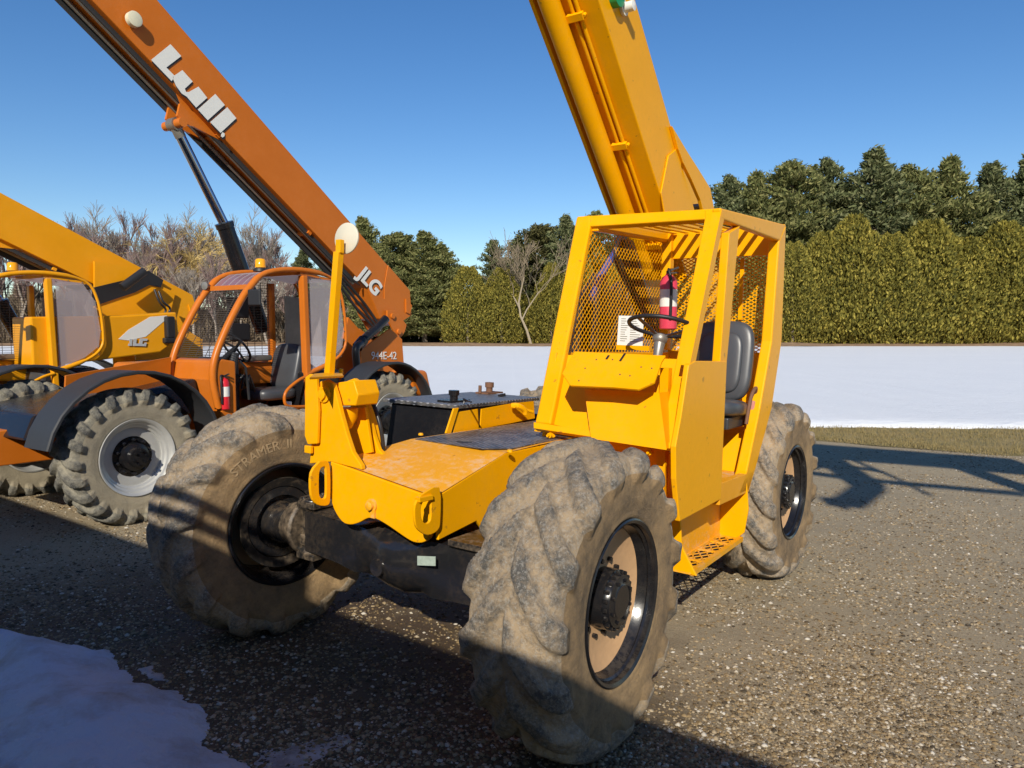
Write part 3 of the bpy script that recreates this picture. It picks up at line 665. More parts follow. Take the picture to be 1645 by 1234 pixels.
# angle indicator on the flank
c=A(1003,8,y=YB); mb=MB(); mb.lathe([(0,.05),(.02,.05),(.02,.034),(.085,.034),(.09,.0)],c=A(1000,14,y=YB),ax=(0,1,.05),n=28); mb.build('angle_indicator_body',WHT,T1,smooth=40)
mb=MB(); mb.lathe([(.0,.075),(.05,.075),(.052,.06),(.052,0)],c=A(985,-6,y=YB)+V((0,.0,0)),ax=(0,1,0),n=28); mb.build('angle_indicator_dial',GREEN,T1,smooth=40)
# rear tower that carries the boom, engine and lift cylinder behind the cab
mb=MB()
for y in(-.36,.22): mb.prism([V((-2.9,y,1.15)),V((-4.4,y,1.15)),V((-4.35,y,2.1)),V((-3.75,y,2.5)),V((-3.45,y,2.3)),V((-3.25,y,1.7))],(0,.03,0))
mb.build('boom_tower',YEL,T1,bevel=.004)
mb=MB(); q0=A(1002,395,y=-.05); q1=A(1048,535,y=-.05); mb.tube([q0,q1],.085,20); mb.tube([q0+(q0-q1)*.08,q0],.055,20); mb.build('lift_cylinder',BLK,T1,smooth=45)
mb=MB(); mb.box((-2.5,-.70,1.0),(1.0,.5,.36)); mb.lathe([(0,.10),(.22,.10)],c=(-2.5,-.25,1.3),ax=(0,0,1),n=20); mb.build('engine_block',BLKD,T1,smooth=35,bevel=.01)
mb=MB(); mb.prism([A(a,b,y=-.3) for a,b in[(932,482),(958,446),(975,440),(982,470),(1000,452),(1045,462),(1045,572),(902,572)]],(0,-.06,0)); mb.tube([A(950,560,y=-.27),A(960,440,y=-.27)],.05,12); mb.build('radiator_housing',BLKD,T1,bevel=.006)
mb=MB(); mb.box((-2.3,-.12,1.38),(.8,.25,.40)); mb.prism([V((-1.75,-.28,1.17)),V((-1.95,-.28,1.72)),V((-2.5,-.28,1.17))],(0,.02,0)); mb.build('pump_cover',YEL,T1,bevel=.006)
mb=MB(); mb.tube(smooth_path([A(1004,378,y=-.1),A(992,400,y=-.1),A(976,425,y=-.1),A(962,450,y=-.08),A(950,480,y=-.05)],6),.028,10); mb.build('hose',BLUE,T1,smooth=50)
for o_ in(0,.06,.13):
    mb=MB(); mb.tube(smooth_path([A(1012-o_*80,372,y=-.12+o_),A(1000-o_*90,410,y=-.12+o_),A(1015-o_*100,470,y=-.1+o_),A(985-o_*60,560,y=-.1+o_)],6),.016,8); mb.build('hose',RUBH,T1,smooth=50)
mb=MB(); mb.box((-4.2,-.1,1.15),(.5,1.4,.6)); mb.box((-3.6,-.85,1.0),(1.0,.3,.7)); mb.build('counterweight',YEL,T1,bevel=.02)
# extinguisher in the cab
def extinguisher(c,h,r,m_,label,band,parentmat):
    e=empty('fire_extinguisher',Matrix.Translation(c),label,'fire extinguisher')
    mb=MB(); mb.lathe([(0,r*.8),(.01,r),(h*.78,r),(h*.86,r*.75),(h*.90,r*.35),(h*.92,r*.35)],ax=(0,0,1),n=28); mb.build('cylinder_body',m_,e,smooth=40)
    mb=MB(); mb.lathe([(h*.38,r*1.01),(h*.66,r*1.01)],ax=(0,0,1),n=28); mb.build('paper_label',WHT,e,smooth=40)
    mb=MB(); mb.lathe([(h*.90,r*.3),(h*.97,r*.3),(h*.97,0)],ax=(0,0,1),n=12); mb.bar((0,0,h*.96),(r*1.1,-r*.3,h*1.02),.02,.012); mb.bar((0,0,h*.93),(r*1.1,-r*.3,h*.93),.02,.01)
    mb.build('valve_and_handle',BLACKL,e,bevel=.001)
    mb=MB(); mb.tube(smooth_path([(0,0,h*.95),(-r*.2,r*-1.0,h*.97),(0,r*-1.45,h*.75),(0,r*-1.3,h*.3),(0,r*-1.2,h*.18)],6),.011,8); mb.build('discharge_hose',BLACKL,e,smooth=60)
    return e
def wpt(fr,p): return fr.m@V(p)
lx=A(1073,530,x=-2.25)
extinguisher(wpt(F1,V((lx.x,lx.y,lx.z))),.44,.062,PINKR,'faded red fire extinguisher with white label strapped inside the nearest yellow cab',1,None)
# ---------------------------------------------------------------- the cab-beside-boom telehandlers
GRD=plain('brown_black_wire',(.07,.055,.045),.6)
def J(fr,paintm,label,ang,pivot,near,boomlen):
    T=empty('telehandler',fr.m,label,'telehandler')
    for x,sp in((0,.3),(-3.3,1.3)):
        wheel_J(T,(x,1.0,.60),1,spin=sp); wheel_J(T,(x,-1.0,.60),-1,spin=sp+1)
    a=math.radians(ang); bd=V((math.cos(a),0,math.sin(a))); bn=V((-math.sin(a),0,math.cos(a))); pv=V(pivot)
    def bp(s,t,y): return pv+bd*s+bn*t+V((0,y,0))
    # boom with a drooped heel
    hb=.50
    mb=MB()
    pr=[(-.02,-.10),(.30,-.22),(.75,-.02),(boomlen,-.15 if near else -.02),(boomlen,hb),(.05,hb),(-.20,.22)]
    mb.prism([bp(s,t,.20) for s,t in pr],(0,-.40,0)); mb.build('boom',paintm,T,bevel=.008)
    # heel reinforcement welded on the flank
    mb=MB(); pr=[(.05,hb-.003),(.62,hb-.003),(.50,.20),(.40,.06),(.62,-.015),(.75,-.018),(.30,-.217),(-.017,-.097),(-.195,.22)]
    mb.prism([bp(s,t,.201) for s,t in pr],(0,.012,0)); mb.build('heel_plate',paintm,T,bevel=.004)
    mb=MB()
    for y in(.08,-.08): mb.tube([bp(.9,-.06,y),bp(boomlen-1,-.17 if near else -.06,y)],.022,8)
    mb.build('hydraulic_line',STEEL,T,smooth=50)
    mb=MB()
    mb.prism([bp(s,t,-.12) for s,t in((.8,-.02),(boomlen,-.10),(boomlen,-.22 if near else -.16),(1.0,-.13))],(0,-.03,0)); mb.prism([bp(s,t,.10) for s,t in((.8,-.02),(boomlen,-.10),(boomlen,-.19 if near else -.1),(1.0,-.08))],(0,.02,0))
    mb.build('boom_underside_channel',PLAS,T)
    for s_ in(1.9,3.5,5.3):
        mb=MB(); mb.box(bp(s_,-.055,.0),(.05,.30,.04),rot=Matrix((bd,V((0,1,0)),bn)).transposed()); mb.build('line_clamp',paintm,T)
    # lift ram and its boom lug
    if near:
        lug=fr.at(280,200,y=0); low=fr.at(400,470,y=0); mid=fr.at(361,362,y=0)
    else:
        lug=bp(2.9,-.2,0); low=bp(1.6,-1.25,0); mid=lug.lerp(low,.5)
    mb=MB(); mb.tube([lug,mid],.055,20); mb.build('ram_rod',CHR,T,smooth=50)
    mb=MB(); d=(low-mid).normalized(); mb.tube([mid,low+d*.5],.095,24); mb.tube([mid-d*.03,mid+d*.03],.105,24); mb.build('ram_barrel',BLK,T,smooth=45)
    sl=(lug-pv).dot(bd)
    mb=MB()
    for y in(-.12,.09): mb.prism([bp(s,t,y) for s,t in((sl-.55,-.02),(sl-.12,-.20),(sl-.03,-.27),(sl+.07,-.25),(sl+.12,-.12),(sl+.30,-.02))],(0,.035,0))
    mb.lathe([(-.17,.05),(.17,.05)],c=lug-V((0,0,.0)),n=20); mb.build('ram_lug',paintm,T,smooth=35)
    mb=MB(); mb.lathe([(-.06,.07),(.06,.07)],c=lug,n=20); mb.tube([lug,lug+(mid-lug)*.12],.06,12); mb.build('ram_eye',STEEL,T,smooth=40)
    # rear tower and link
    mb=MB()
    tw=[fr.at(a_,b_,y=.30) for a_,b_ in((579,563),(627,528),(646,545),(649.6,593),(650,640),(581.5,640))] if near else [V((-3.5,.3,1.5)),V((-4.1,.3,1.85)),V((-4.55,.3,1.6)),V((-4.55,.3,.8)),V((-3.5,.3,.8))]
    for y in(0,-.6): mb.prism([p+V((0,y,0)) for p in tw],(0,-.03,0))
    mb.build('rear_tower_plate',paintm,T,bevel=.004)
    mb=MB()
    k=[(-.03,-.05),(.18,-.22),(.22,-.36),(.02,-.55),(-.16,-.62),(-.24,-.48),(-.17,-.25)]
    if near:
        k=[fr.at(a_,b_,y=.24) for a_,b_ in((620,499),(633,499),(651,522),(648,533),(643,541),(634,540),(620,512))]
    else: k=[bp(s,t,.24) for s,t in k]
    mb.prism(k,(0,.03,0)); mb.prism([p-V((0,.5,0)) for p in k],(0,.03,0))
    if near:
        for q in((630,508),(640,533)): mb.lathe([(0,.04),(.03,.04),(.03,.0)],c=fr.at(*q,y=.27),n=16)
    mb.build('pivot_link',paintm,T,bevel=.004)
    mb=MB(); mb.prism([bp(s,t,.214) for s,t in((-.10,.33),(.06,.33),(-.06,.17),(-.14,.2))],(0,.02,0)); mb.build('heel_stop',paintm,T)
    # frame rail, rear hood, belly
    mb=MB(); mb.prism([V((.9,.32,.55)),V((.9,.32,.85)),V((-.5,.32,.95)),V((-4.3,.32,1.0)),V((-4.3,.32,.5))],(0,-.64,0)); mb.build('main_frame',paintm,T,bevel=.01)
    mb=MB(); mb.hexa([V((-2.2,-.95,.5)),V((-3.0,-.95,.5)),V((-3.0,-.35,.5)),V((-2.2,-.35,.5)),V((-1.2,-.95,1.25)),V((-3.0,-.95,1.25)),V((-3.0,-.35,1.25)),V((-1.2,-.35,1.25))]) if False else mb.box((-1.9,-.68,1.0),(2.0,.56,.75)); mb.build('engine_hood',paintm,T,bevel=.05)
    # front hood/fender panels
    mb=MB()
    for y0,y1,f in((.80,1.20,1),(-1.20,-.80,1)):
        for cx in(0,-3.3):
            cx2=cx-.02; R0=.80 if cx==0 else .76
            n=16; A0,A1=(math.radians(-8),math.radians(168)) if cx==0 else (math.radians(2),math.radians(150))
            v=[];fc=[]
            for i in range(n+1):
                t=A0+(A1-A0)*i/n
                # angle measured from the rear to the front over the top
                for (rr,y) in((R0-.012,y1),(R0,y1+.004),(R0+.012,y1),(R0+.012,y0),(R0-.0,y0)):
                    fl=.0
                    v.append(V((cx2-math.cos(t)*rr,y,.60+math.sin(t)*rr*.96)))
            for i in range(n):
                for k_ in range(5): fc.append((i*5+k_,i*5+(k_+1)%5,(i+1)*5+(k_+1)%5,(i+1)*5+k_))
            fc+= [tuple(range(5)),tuple(range(n*5,n*5+5))[::-1]]
            m1=MB(); m1.add(v,fc)
            # outer lip
            m1.tube([V((cx2-math.cos(A0+(A1-A0)*i/n)*R0,y1,.60+math.sin(A0+(A1-A0)*i/n)*R0*.96)) for i in range(n+1)],.018,6)
            m1.build('fender',PLAS,T,smooth=40)
    mb=MB(); mb.hexa([V((-3.85,.62,.85)),V((-4.32,.62,.80)),V((-4.32,1.0,.80)),V((-3.85,1.05,.85)),V((-3.80,.62,1.20)),V((-4.22,.62,1.19)),V((-4.22,.98,1.19)),V((-3.80,1.02,1.20))]); mb.build('rear_corner_cover',paintm,T,bevel=.06,seg=4)
    # cab from the traced side outline
    Y0,Y1=.25,.98
    L=[(-.97,.70),(-.955,.95),(-.90,1.24),(-.93,1.46),(-1.05,1.72),(-1.21,1.99),(-1.36,2.19),(-1.58,2.36),(-2.04,2.42),(-2.51,2.35),(-2.66,2.11),(-2.71,1.73),(-2.68,1.52),(-2.49,1.37),(-2.10,1.24)]
    for y in(Y0,Y1):
        mb=MB(); pth=smooth_path([V((x,y,z)) for x,z in L[1:]],4); 
        mb.tube(pth,.045,8,rs=[.038 if p.z<2.3 and p.x>-1.7 else .030 if p.x>-2.4 else .018 for p in pth]); mb.build('cab_pillar',paintm,T,smooth=60)
    mb=MB(); mb.bar(V((-2.09,Y1-.02,2.36)),V((-2.13,Y1-.02,.72)),.09,.07,up=(1,0,0)); mb.build('rear_door_pillar',paintm,T,bevel=.012)
    mb=MB(); mb.bar(V((-2.2,Y0,2.30)),V((-2.2,Y0,.9)),.09,.06,up=(1,0,0)); mb.build('rear_door_pillar',paintm,T,bevel=.012)
    # cowl below the windscreen
    cw=[(-.975,.66),(-.97,.92),(-.905,1.24),(-.93,1.43),(-1.0,1.45),(-1.16,1.42),(-1.16,.66)]
    mb=MB(); mb.prism([V((x,Y1+.02,z)) for x,z in cw],(0,-(Y1-Y0+.04),0)); mb.build('front_cowl',paintm,T,bevel=.02,seg=3)
    mb=MB(); mb.hexa([V((-.9,-.9,.9)),V((.75,-.9,.8)),V((.75,.75,.8)),V((-.9,.78,.9)),V((-.9,-.75,1.22)),V((.6,-.7,1.0)),V((.6,.6,1.0)),V((-.9,.70,1.25))]); mb.build('front_cover',BLK if near else paintm,T,bevel=.03)
    if near:
        mb=MB(); mb.prism([V((-.85,.30,1.18)),V((.2,.30,1.12)),V((.2,.34,1.32)),V((-.85,.34,1.46))],(0,-.03,0)); mb.build('nose_side_panel',paintm,T)
    # door sill, floor, seat box
    mb=MB(); mb.box((-1.62,Y1-.03,.78),(1.0,.06,.16)); mb.box((-1.6,.62,.84),(1.1,.66,.03)); mb.prism([V((-1.12,Y0+.04,.86)),V((-1.12,Y0+.04,1.35)),V((-2.15,Y0+.04,1.35)),V((-2.15,Y0+.04,.86))],(0,-.03,0)); mb.build('cab_floor',paintm,T,bevel=.004)
    mb=MB(); mb.box((-2.35,.62,1.0),(.55,.68,.55)); mb.build('rear_cab_box',BLK,T,bevel=.03)
    mb=MB(); mb.box((-1.35,.42,1.15),(.35,.25,.6)); mb.tube([V((-1.3,.6,.9)),V((-1.42,.62,1.5))],.05,12); mb.build('dash_console',PLAS,T,bevel=.02)
    mb=MB(); mb.bar(V((-1.3,.35,1.36)),V((-2.4,.35,1.30)),.10,.10); mb.box((-1.9,.36,1.22),(.5,.16,.2)); mb.build('side_console',paintm,T,bevel=.03)
    # steering wheel
    c=V((-1.45,.60,1.55)); axn=V((-.8,0,.6)).normalized(); u=axn.cross(V((0,1,0))).normalized(); w_=axn.cross(u)
    mb=MB(); mb.tube([c+u*(.19*math.cos(2*math.pi*k/36))+w_*(.19*math.sin(2*math.pi*k/36)) for k in range(37)],.014,6,caps=False)
    for k in range(3):
        q=2*math.pi*k/3; mb.bar(c,c+u*.19*math.cos(q)+w_*.19*math.sin(q),.03,.01,up=axn)
    mb.tube([c,c-axn*.35],.03,8); mb.build('steering_wheel',BLACKL,T,smooth=50)
    mb=MB(); slab(mb,(-2.12,.62,1.32),.27,.24,.07,Matrix.Rotation(math.radians(76),3,'Y')); s1=mb.build('seat_backrest',SEATM,T,smooth=180)
    mb=MB(); slab(mb,(-1.85,.62,1.02),.26,.24,.07,Matrix.Identity(3)); mb.build('seat_cushion',SEATM,T,smooth=180)
    mb=MB(); slab(mb,(-1.85,.42,1.42),.20,.05,.035,Matrix.Identity(3)); mb.build('armrest',STEEL,T,smooth=180)
    # windscreen guard and left window guard of wire mesh
    wp=[V((-.95,Y0+.03,1.47)),V((-.95,Y1-.03,1.47)),V((-1.38,Y1-.03,2.19)),V((-1.38,Y0+.03,2.19))]
    g=MB()
    for k in range(37):
        t=k/36; g.bar(wp[0].lerp(wp[3],t),wp[1].lerp(wp[2],t),.005,.005)
    for k in range(5):
        t=k/4; g.bar(wp[0].lerp(wp[1],t),wp[3].lerp(wp[2],t),.005,.005,up=(1,0,0))
    g.build('windscreen_guard',GRD,T)
    g=MB()
    for k in range(30):
        z=1.40+k*.031; g.bar(V((-1.2 if z<2 else -1.45,Y0+.01,z)),V((-2.16,Y0+.01,z)),.005,.005)
    for k in range(10): g.bar(V((-1.25-k*.1,Y0+.01,1.38)),V((-1.25-k*.1,Y0+.01,2.3)),.005,.005,up=(0,1,0))
    g.build('side_window_guard',GRD,T)
    # tinted roof panel with bars
    rf=[(-1.40,2.215),(-1.50,2.30),(-1.60,2.355),(-1.82,2.39),(-2.06,2.405)]
    mb=MB()
    for i in range(len(rf)-1):
        a_,b_=rf[i],rf[i+1]; mb.add([V((a_[0],Y0,a_[1])),V((a_[0],Y1,a_[1])),V((b_[0],Y1,b_[1])),V((b_[0],Y0,b_[1]))],[(0,1,2,3)])
    mb.build('tinted_roof_panel',ROOFP,T)
    mb=MB()
    for k in range(6):
        y=Y0+.06+k*(Y1-Y0-.12)/5
        mb.tube([V((x,y,z+.004)) for x,z in rf],.006,6)
    mb.build('roof_ribs',PANE,T,smooth=50); mb=MB()
    mb.bar(V((-1.385,Y0,2.20)),V((-1.385,Y1,2.20)),.05,.05); mb.bar(V((-2.07,Y0,2.39)),V((-2.07,Y1,2.39)),.06,.05)
    mb.build('roof_bars',paintm,T,smooth=40)
    mb=MB(); mb.prism([V((-2.08,Y0,2.40)),V((-2.52,Y0,2.34)),V((-2.52,Y1,2.34)),V((-2.08,Y1,2.40))],(0,0,-.03)); mb.build('rear_roof',paintm,T)
    # rear quarter window of plastic sheet
    mb=MB(); q=[(-2.17,2.33),(-2.48,2.33),(-2.63,2.10),(-2.68,1.73),(-2.65,1.54),(-2.47,1.40),(-2.17,1.28)]
    mb.prism([V((x,Y1,z)) for x,z in q],(0,-.004,0)); mb.build('rear_side_window',PANE,T)
    mb=MB()
    for k in range(14):
        pth=smooth_path([V((x,Y1+.003,z)) for x,z in q],2); p=pth[int(k*(len(pth)-1)/13)]; mb.lathe([(0,.008),(.006,.006)],c=p,n=6)
    mb.build('window_rivets',STEEL,T)
    mb=MB(); mb.prism([V((-2.66,Y0+.02,1.45)),V((-2.68,Y0+.02,1.75)),V((-2.6,Y0+.02,2.2)),V((-2.6,Y1-.02,2.2)),V((-2.68,Y1-.02,1.75)),V((-2.66,Y1-.02,1.45))],(-.004,0,0)) if False else mb.prism([V((-2.67,Y0+.03,1.42)),V((-2.6,Y0+.03,2.25)),V((-2.6,Y1-.03,2.25)),V((-2.67,Y1-.03,1.42))],(-.004,0,0)); mb.build('rear_window',PANE,T)
    mb=MB(); mb.prism([V((-2.25,.45,1.55)),V((-2.6,.45,1.55)),V((-2.6,.45,2.12)),V((-2.25,.45,2.15))],(0,-.02,0)); mb.build('heat_shield',STEEL,T)
    mb=MB()
    for k_ in range(5): mb.tube(smooth_path([V((-1.30-.05*k_,.5+.06*k_,1.0+.1*(k_%2))),V((-1.5,.55+.05*k_,1.25)),V((-1.7,.5+.04*k_,1.05-.03*k_)),V((-2.0,.45,.95))],4),.012,6)
    mb.tube([V((-1.38,.9,1.0)),V((-1.36,.88,1.35)),V((-1.30,.86,1.42))],.014,6)
    mb.build('control_cables',RUBH,T,smooth=50)
    # beacon, lamp, mirror
    mb=MB(); c=V((-1.95,.40,2.42)); mb.lathe([(0,.085),(.03,.08),(.045,.05)],c=c,ax=(0,0,1),n=20,mi=0); mb.build('beacon_base',BLACKL,T,smooth=40)
    mb=MB(); mb.lathe([(.045,.062),(.13,.058),(.145,.045),(.15,0)],c=c,ax=(0,0,1),n=24); mb.build('beacon_lens',AMB,T,smooth=40)
    mb=MB(); mb.lathe([(-.03,.0),(-.03,.035),(.02,.045),(.025,0)],c=V((-1.32,.27,2.23)),ax=(1,.3,0),n=20); mb.build('work_lamp',STEEL,T,smooth=40)
    c=fr.at(409,478,y=1.14) if near else V((-1.33,1.16,2.09)); mb=MB(); mb.box(c,(.03,.16,.17),rot=Matrix.Rotation(.25,3,'Z')); m_=mb.build('wing_mirror',BLACKL,T,bevel=.025,seg=3)
    mb=MB(); mb.tube([V((-1.36,.98,2.12)),c-V((0.03,.02,0))],.014,8); mb.build('mirror_arm',BLACKL,m_,smooth=50)
    # curved grab bar at the door, hoses by the tower
    mb=MB(); mb.tube(smooth_path([V((-2.10,1.0,1.22)),V((-1.95,1.02,1.18)),V((-1.78,1.03,1.08)),V((-1.74,1.03,.98)),V((-1.80,1.03,.90)),V((-2.12,1.0,.87))],5),.018,8); mb.build('grab_bar',paintm,T,smooth=60)
    if near:
        P_=lambda a_,b_,y=.42:fr.at(a_,b_,y=y)
        mb=MB(); mb.tube([P_(620,512),P_(604,528),P_(585,545)],.06,12); mb.tube([P_(584,546),P_(574,558)],.075,12); mb.build('tilt_cylinder',BLK,T,smooth=45)
        mb=MB()
        for o_ in(0,.07): mb.tube(smooth_path([P_(580,552,.45+o_),P_(572,560,.5+o_),P_(573,585,.5+o_),P_(576,612,.5+o_),P_(580,650,.5+o_)],5),.05,10)
        mb.build('hose_bundle',RUBH,T,smooth=50)
        for k_ in range(3):
            mb=MB(); mb.tube(smooth_path([P_(540+k_*5,450-k_*2,.1),P_(570+k_*7,492-k_*3,.1),P_(598+k_*4,524-k_*3,.15),P_(606+k_*3,532,.2)],5),.02,8); mb.build('hydraulic_hose',RUBH,T,smooth=50)
        mb=MB(); mb.prism([P_(560,510,.0),P_(600,555,.0),P_(570,640,.0),P_(530,640,.0)],(0,-.05,0)); mb.build('inner_tower_plate',paintm,T)
        mb=MB(); mb.prism([P_(570,592,.62),P_(581,592,.62),P_(581,600,.62),P_(570,600,.62)],(0,.003,0)); mb.build('hose_tag',WHT,T)
        mb=MB(); mb.prism([fr.at(a_,b_,y=Y1+.005) for a_,b_ in((458,645),(468,645),(468,656),(458,656))],(0,.002,0)); mb.build('sill_sticker',WHT,T)
        mb=MB(); mb.box((-1.7,.30,2.0),(.28,.05,.24)); mb.box((-1.72,.30,1.72),(.26,.05,.2)); mb.build('fan_housing',BLACKL,T,bevel=.02)
    return T,bp
# orange machine
TJ2,bp2=J(F2,ORG,'orange telehandler with tinted cab roof and large white lettering on its steep boom',36.4,(-4.47,0,1.90),True,9.5)
def logo(fr,polys,y,parent,zoom,org,m=WHT,sh=None,t=.012):
    for k,(nm,pts) in enumerate(polys):
        P=[fr.at(org[0]+a/zoom,org[1]+b/zoom,y=y) for a,b in pts]
        if sh:
            S_=[fr.at(org[0]+(a+sh[0])/zoom,org[1]+(b+sh[1])/zoom,y=y) for a,b in pts]
            mb=MB(); mb.prism([p+V((0,.002,0)) for p in S_],(0,.004,0)); mb.build('letter_shadow',BLACKL,parent)
            c=sum((p for p in P),V())/len(P)
        mb=MB(); mb.prism([p+V((0,.008,0)) for p in P],(0,t,0)); mb.build('letter',m,parent)
LULL=[('L',[(138,318),(240,235),(297,298),(218,358),(264,404),(246,430)]),
 ('u',[(250,408),(303,372),(357,432),(316,470),(322,487),(336,488),(388,459),(434,518),(376,570),(326,512),(300,496),(270,455)]),
 ('l',[(385,580),(477,498),(527,556),(437,637)]),('l',[(450,647),(540,568),(588,626),(505,703)]),
 ('dot',[(508,712),(516,700),(526,706),(526,720),(516,728),(508,722)])]
logo(F2,LULL,.20,TJ2,3.29,(200,0),sh=(4,11),t=.003)
JLG=[('J',[(276,575),(303,553),(322,572),(362,547),(388,570),(324,622),(306,615)]),
 ('L',[(332,632),(390,583),(417,605),(378,645),(405,668),(382,689)]),
 ('G',[(385,693),(440,642),(456,641),(497,690),(472,713),(451,696),(466,684),(450,666),(416,697),(441,719),(448,711),(463,724),(437,748)])]
# model number on the rear tower plate
def place_text(txt,size,fr,c,xdir,ydir,parent,m,name='lettering',shear=0,bold=.0):
    o=lettering(txt,size,.002,name,m,parent,shear,bold)
    x=V(xdir).normalized(); n=x.cross(V(ydir)).normalized(); y=n.cross(x)
    c=V(c)
    for v in o.data.vertices:
        p=v.co.copy(); v.co=c+x*p.x+y*p.y+n*p.z
    return o
A_=F2.at(577,434,y=.2085); B_=F2.at(609,470,y=.2085); xd=(B_-A_); yd=V((-xd.z,0,xd.x)); yd=yd if yd.z>0 else -yd
for m_,dz,nm in((BLACKL,(-.008,.0,-.012),'letter_shadow'),(WHT,(0,.006,0),'letter')):
    o=place_text('JLG',.30,F2,(A_+B_)/2+V(dz),xd,yd,TJ2,m_,nm,.15,.010)
a_=F2.at(597,572,y=.304); b_=F2.at(636,572,y=.304)
place_text('944E-42',.155,F2,(a_+b_)/2+V((0,.004,0)),b_-a_,(0,0,1),TJ2,WHT,'lettering',bold=0)
e_=extinguisher(wpt(F2,V((-1.02,.99,.93))),.36,.052,RED,'bright red fire extinguisher with white label hung by the door opening of the orange telehandler',1,None)
# far yellow machine
TJ3,bp3=J(F3,YEL3,'amber yellow telehandler with lowered boom, farthest left behind the orange one',24.5,(-4.30,0,1.80),False,7)
mb=MB(); 
hd=[V((-1.9,.93,1.9)),V((-3.0,.93,1.93)),V((-3.75,.93,1.99)),V((-3.78,.93,1.62)),V((-3.5,.93,1.44)),V((-2.6,.93,1.35)),V((-1.9,.93,1.3))]
mb.prism(hd,(0,-.5,0)); mb.build('engine_cover',YEL3,TJ3,bevel=.02)
mb=MB(); mb.prism([F3.at(a,b,y=.93) for a,b in((190,545),(206,530),(241,509),(268,507),(268,512),(234,541),(206,547))],(0,.004,0)); mb.build('white_stripe',WHT,TJ3)
JL3=[('J',[(30,800),(50,800),(46,845),(20,845),(24,830),(32,830)]),('L',[(58,798),(78,798),(74,830),(96,830),(92,846),(52,846)]),('G',[(100,796),(150,798),(146,812),(118,812),(114,832),(128,832),(130,824),(144,824),(138,848),(92,846)])]
logo(F3,JL3,.934,TJ3,4.11,(200,350),t=.004,m=plain('grey_lettering',(.45,.47,.48),.5))
mb=MB(); mb.box((-3.62,.96,1.78),(.12,.10,.30)); mb.box((-3.60,.97,1.60),(.16,.08,.08)); mb.build('valve_block',BLACKL,TJ3,bevel=.02)
mb=MB(); mb.tube([F3.at(196,462,y=.5),F3.at(232,436,y=.5)],.06,12); mb.tube(smooth_path([F3.at(255,468,y=.5),F3.at(262,485,y=.55),F3.at(273,495,y=.5),F3.at(270,505,y=.5)],5),.016,8); mb.tube(smooth_path([F3.at(248,465,y=.5),F3.at(256,485,y=.55),F3.at(266,497,y=.5),F3.at(262,508,y=.5)],5),.016,8)
mb.build('ram_and_hoses',RUBH,TJ3,smooth=50)
mb=MB(); mb.prism([F3.at(a,b,y=.25) for a,b in((150,420),(206,428),(262,462),(280,470),(272,502),(150,515))],(0,.03,0)); mb.build('tower_side_plate',YEL3,TJ3)
mb=MB(); mb.prism([F3.at(a,b,y=.29) for a,b in((150,462),(200,450),(238,435),(262,450),(258,462),(240,458),(216,470),(150,492))],(0,.01,0)); mb.build('boom_slot_shade',BLACKL,TJ3)  # black plate painted in for the shaded recess of the boom slot
mb=MB(); mb.lathe([(0,.03),(.03,.03),(.03,.075),(.085,.075),(.09,.06),(.09,0)],c=F2.at(210,34,y=.20),ax=(0,1,.05),n=32); mb.build('boom_angle_dial',plain('cream_dial',(.66,.62,.45),.45,var=.08),TJ2,smooth=40)
# ---------------------------------------------------------------- ground
m,nt,b=mat('gravel'); GRAV=m
tc=nt.nodes.new('ShaderNodeTexCoord'); P_=tc.outputs['Object']
n0=nz(nt,.55,5,.6,P_); n1=nz(nt,2.2,6,.7,P_); n2=nz(nt,24,8,.8,P_); 
v1=nz(nt,58,vec=P_,typ='ShaderNodeTexVoronoi'); v2=nz(nt,120,vec=P_,typ='ShaderNodeTexVoronoi')
soil=ramp(nt,n1.outputs['Fac'],[(.3,(.16,.108,.045)),(.7,(.29,.205,.10))])
sep=nt.nodes.new('ShaderNodeSeparateColor'); nt.links.new(v1.outputs['Color'],sep.inputs[0])
stone=ramp(nt,sep.outputs[0],[(0,(.09,.068,.04)),(.35,(.27,.21,.12)),(.7,(.44,.37,.26)),(1,(.70,.66,.57))])
sep2=nt.nodes.new('ShaderNodeSeparateColor'); nt.links.new(v2.outputs['Color'],sep2.inputs[0])
stone2=ramp(nt,sep2.outputs[1],[(0,(.08,.062,.036)),(.5,(.23,.175,.10)),(1,(.45,.39,.28))])
edge=ramp(nt,v1.outputs['Distance'],[(.2,1.0),(.62,0.0)])
# stones lie in drifts
ma=nt.nodes.new('ShaderNodeMath'); ma.operation='MULTIPLY_ADD'; nt.links.new(n0.outputs['Fac'],ma.inputs[0]); ma.inputs[1].default_value=.55; 
mb_=nt.nodes.new('ShaderNodeMath'); mb_.operation='MULTIPLY'; mb_.inputs[1].default_value=.5; nt.links.new(n1.outputs['Fac'],mb_.inputs[0]); nt.links.new(mb_.outputs[0],ma.inputs[2])
drift=ramp(nt,ma.outputs[0],[(.47,.06),(.56,1.0)])
mm=nt.nodes.new('ShaderNodeMath'); mm.operation='MULTIPLY'; nt.links.new(drift.outputs[0],mm.inputs[0]); nt.links.new(edge.outputs[0],mm.inputs[1])
base=mix(nt,.5,soil.outputs[0],stone2.outputs[0]); colr=mix(nt,mm.outputs[0],base,stone.outputs[0])
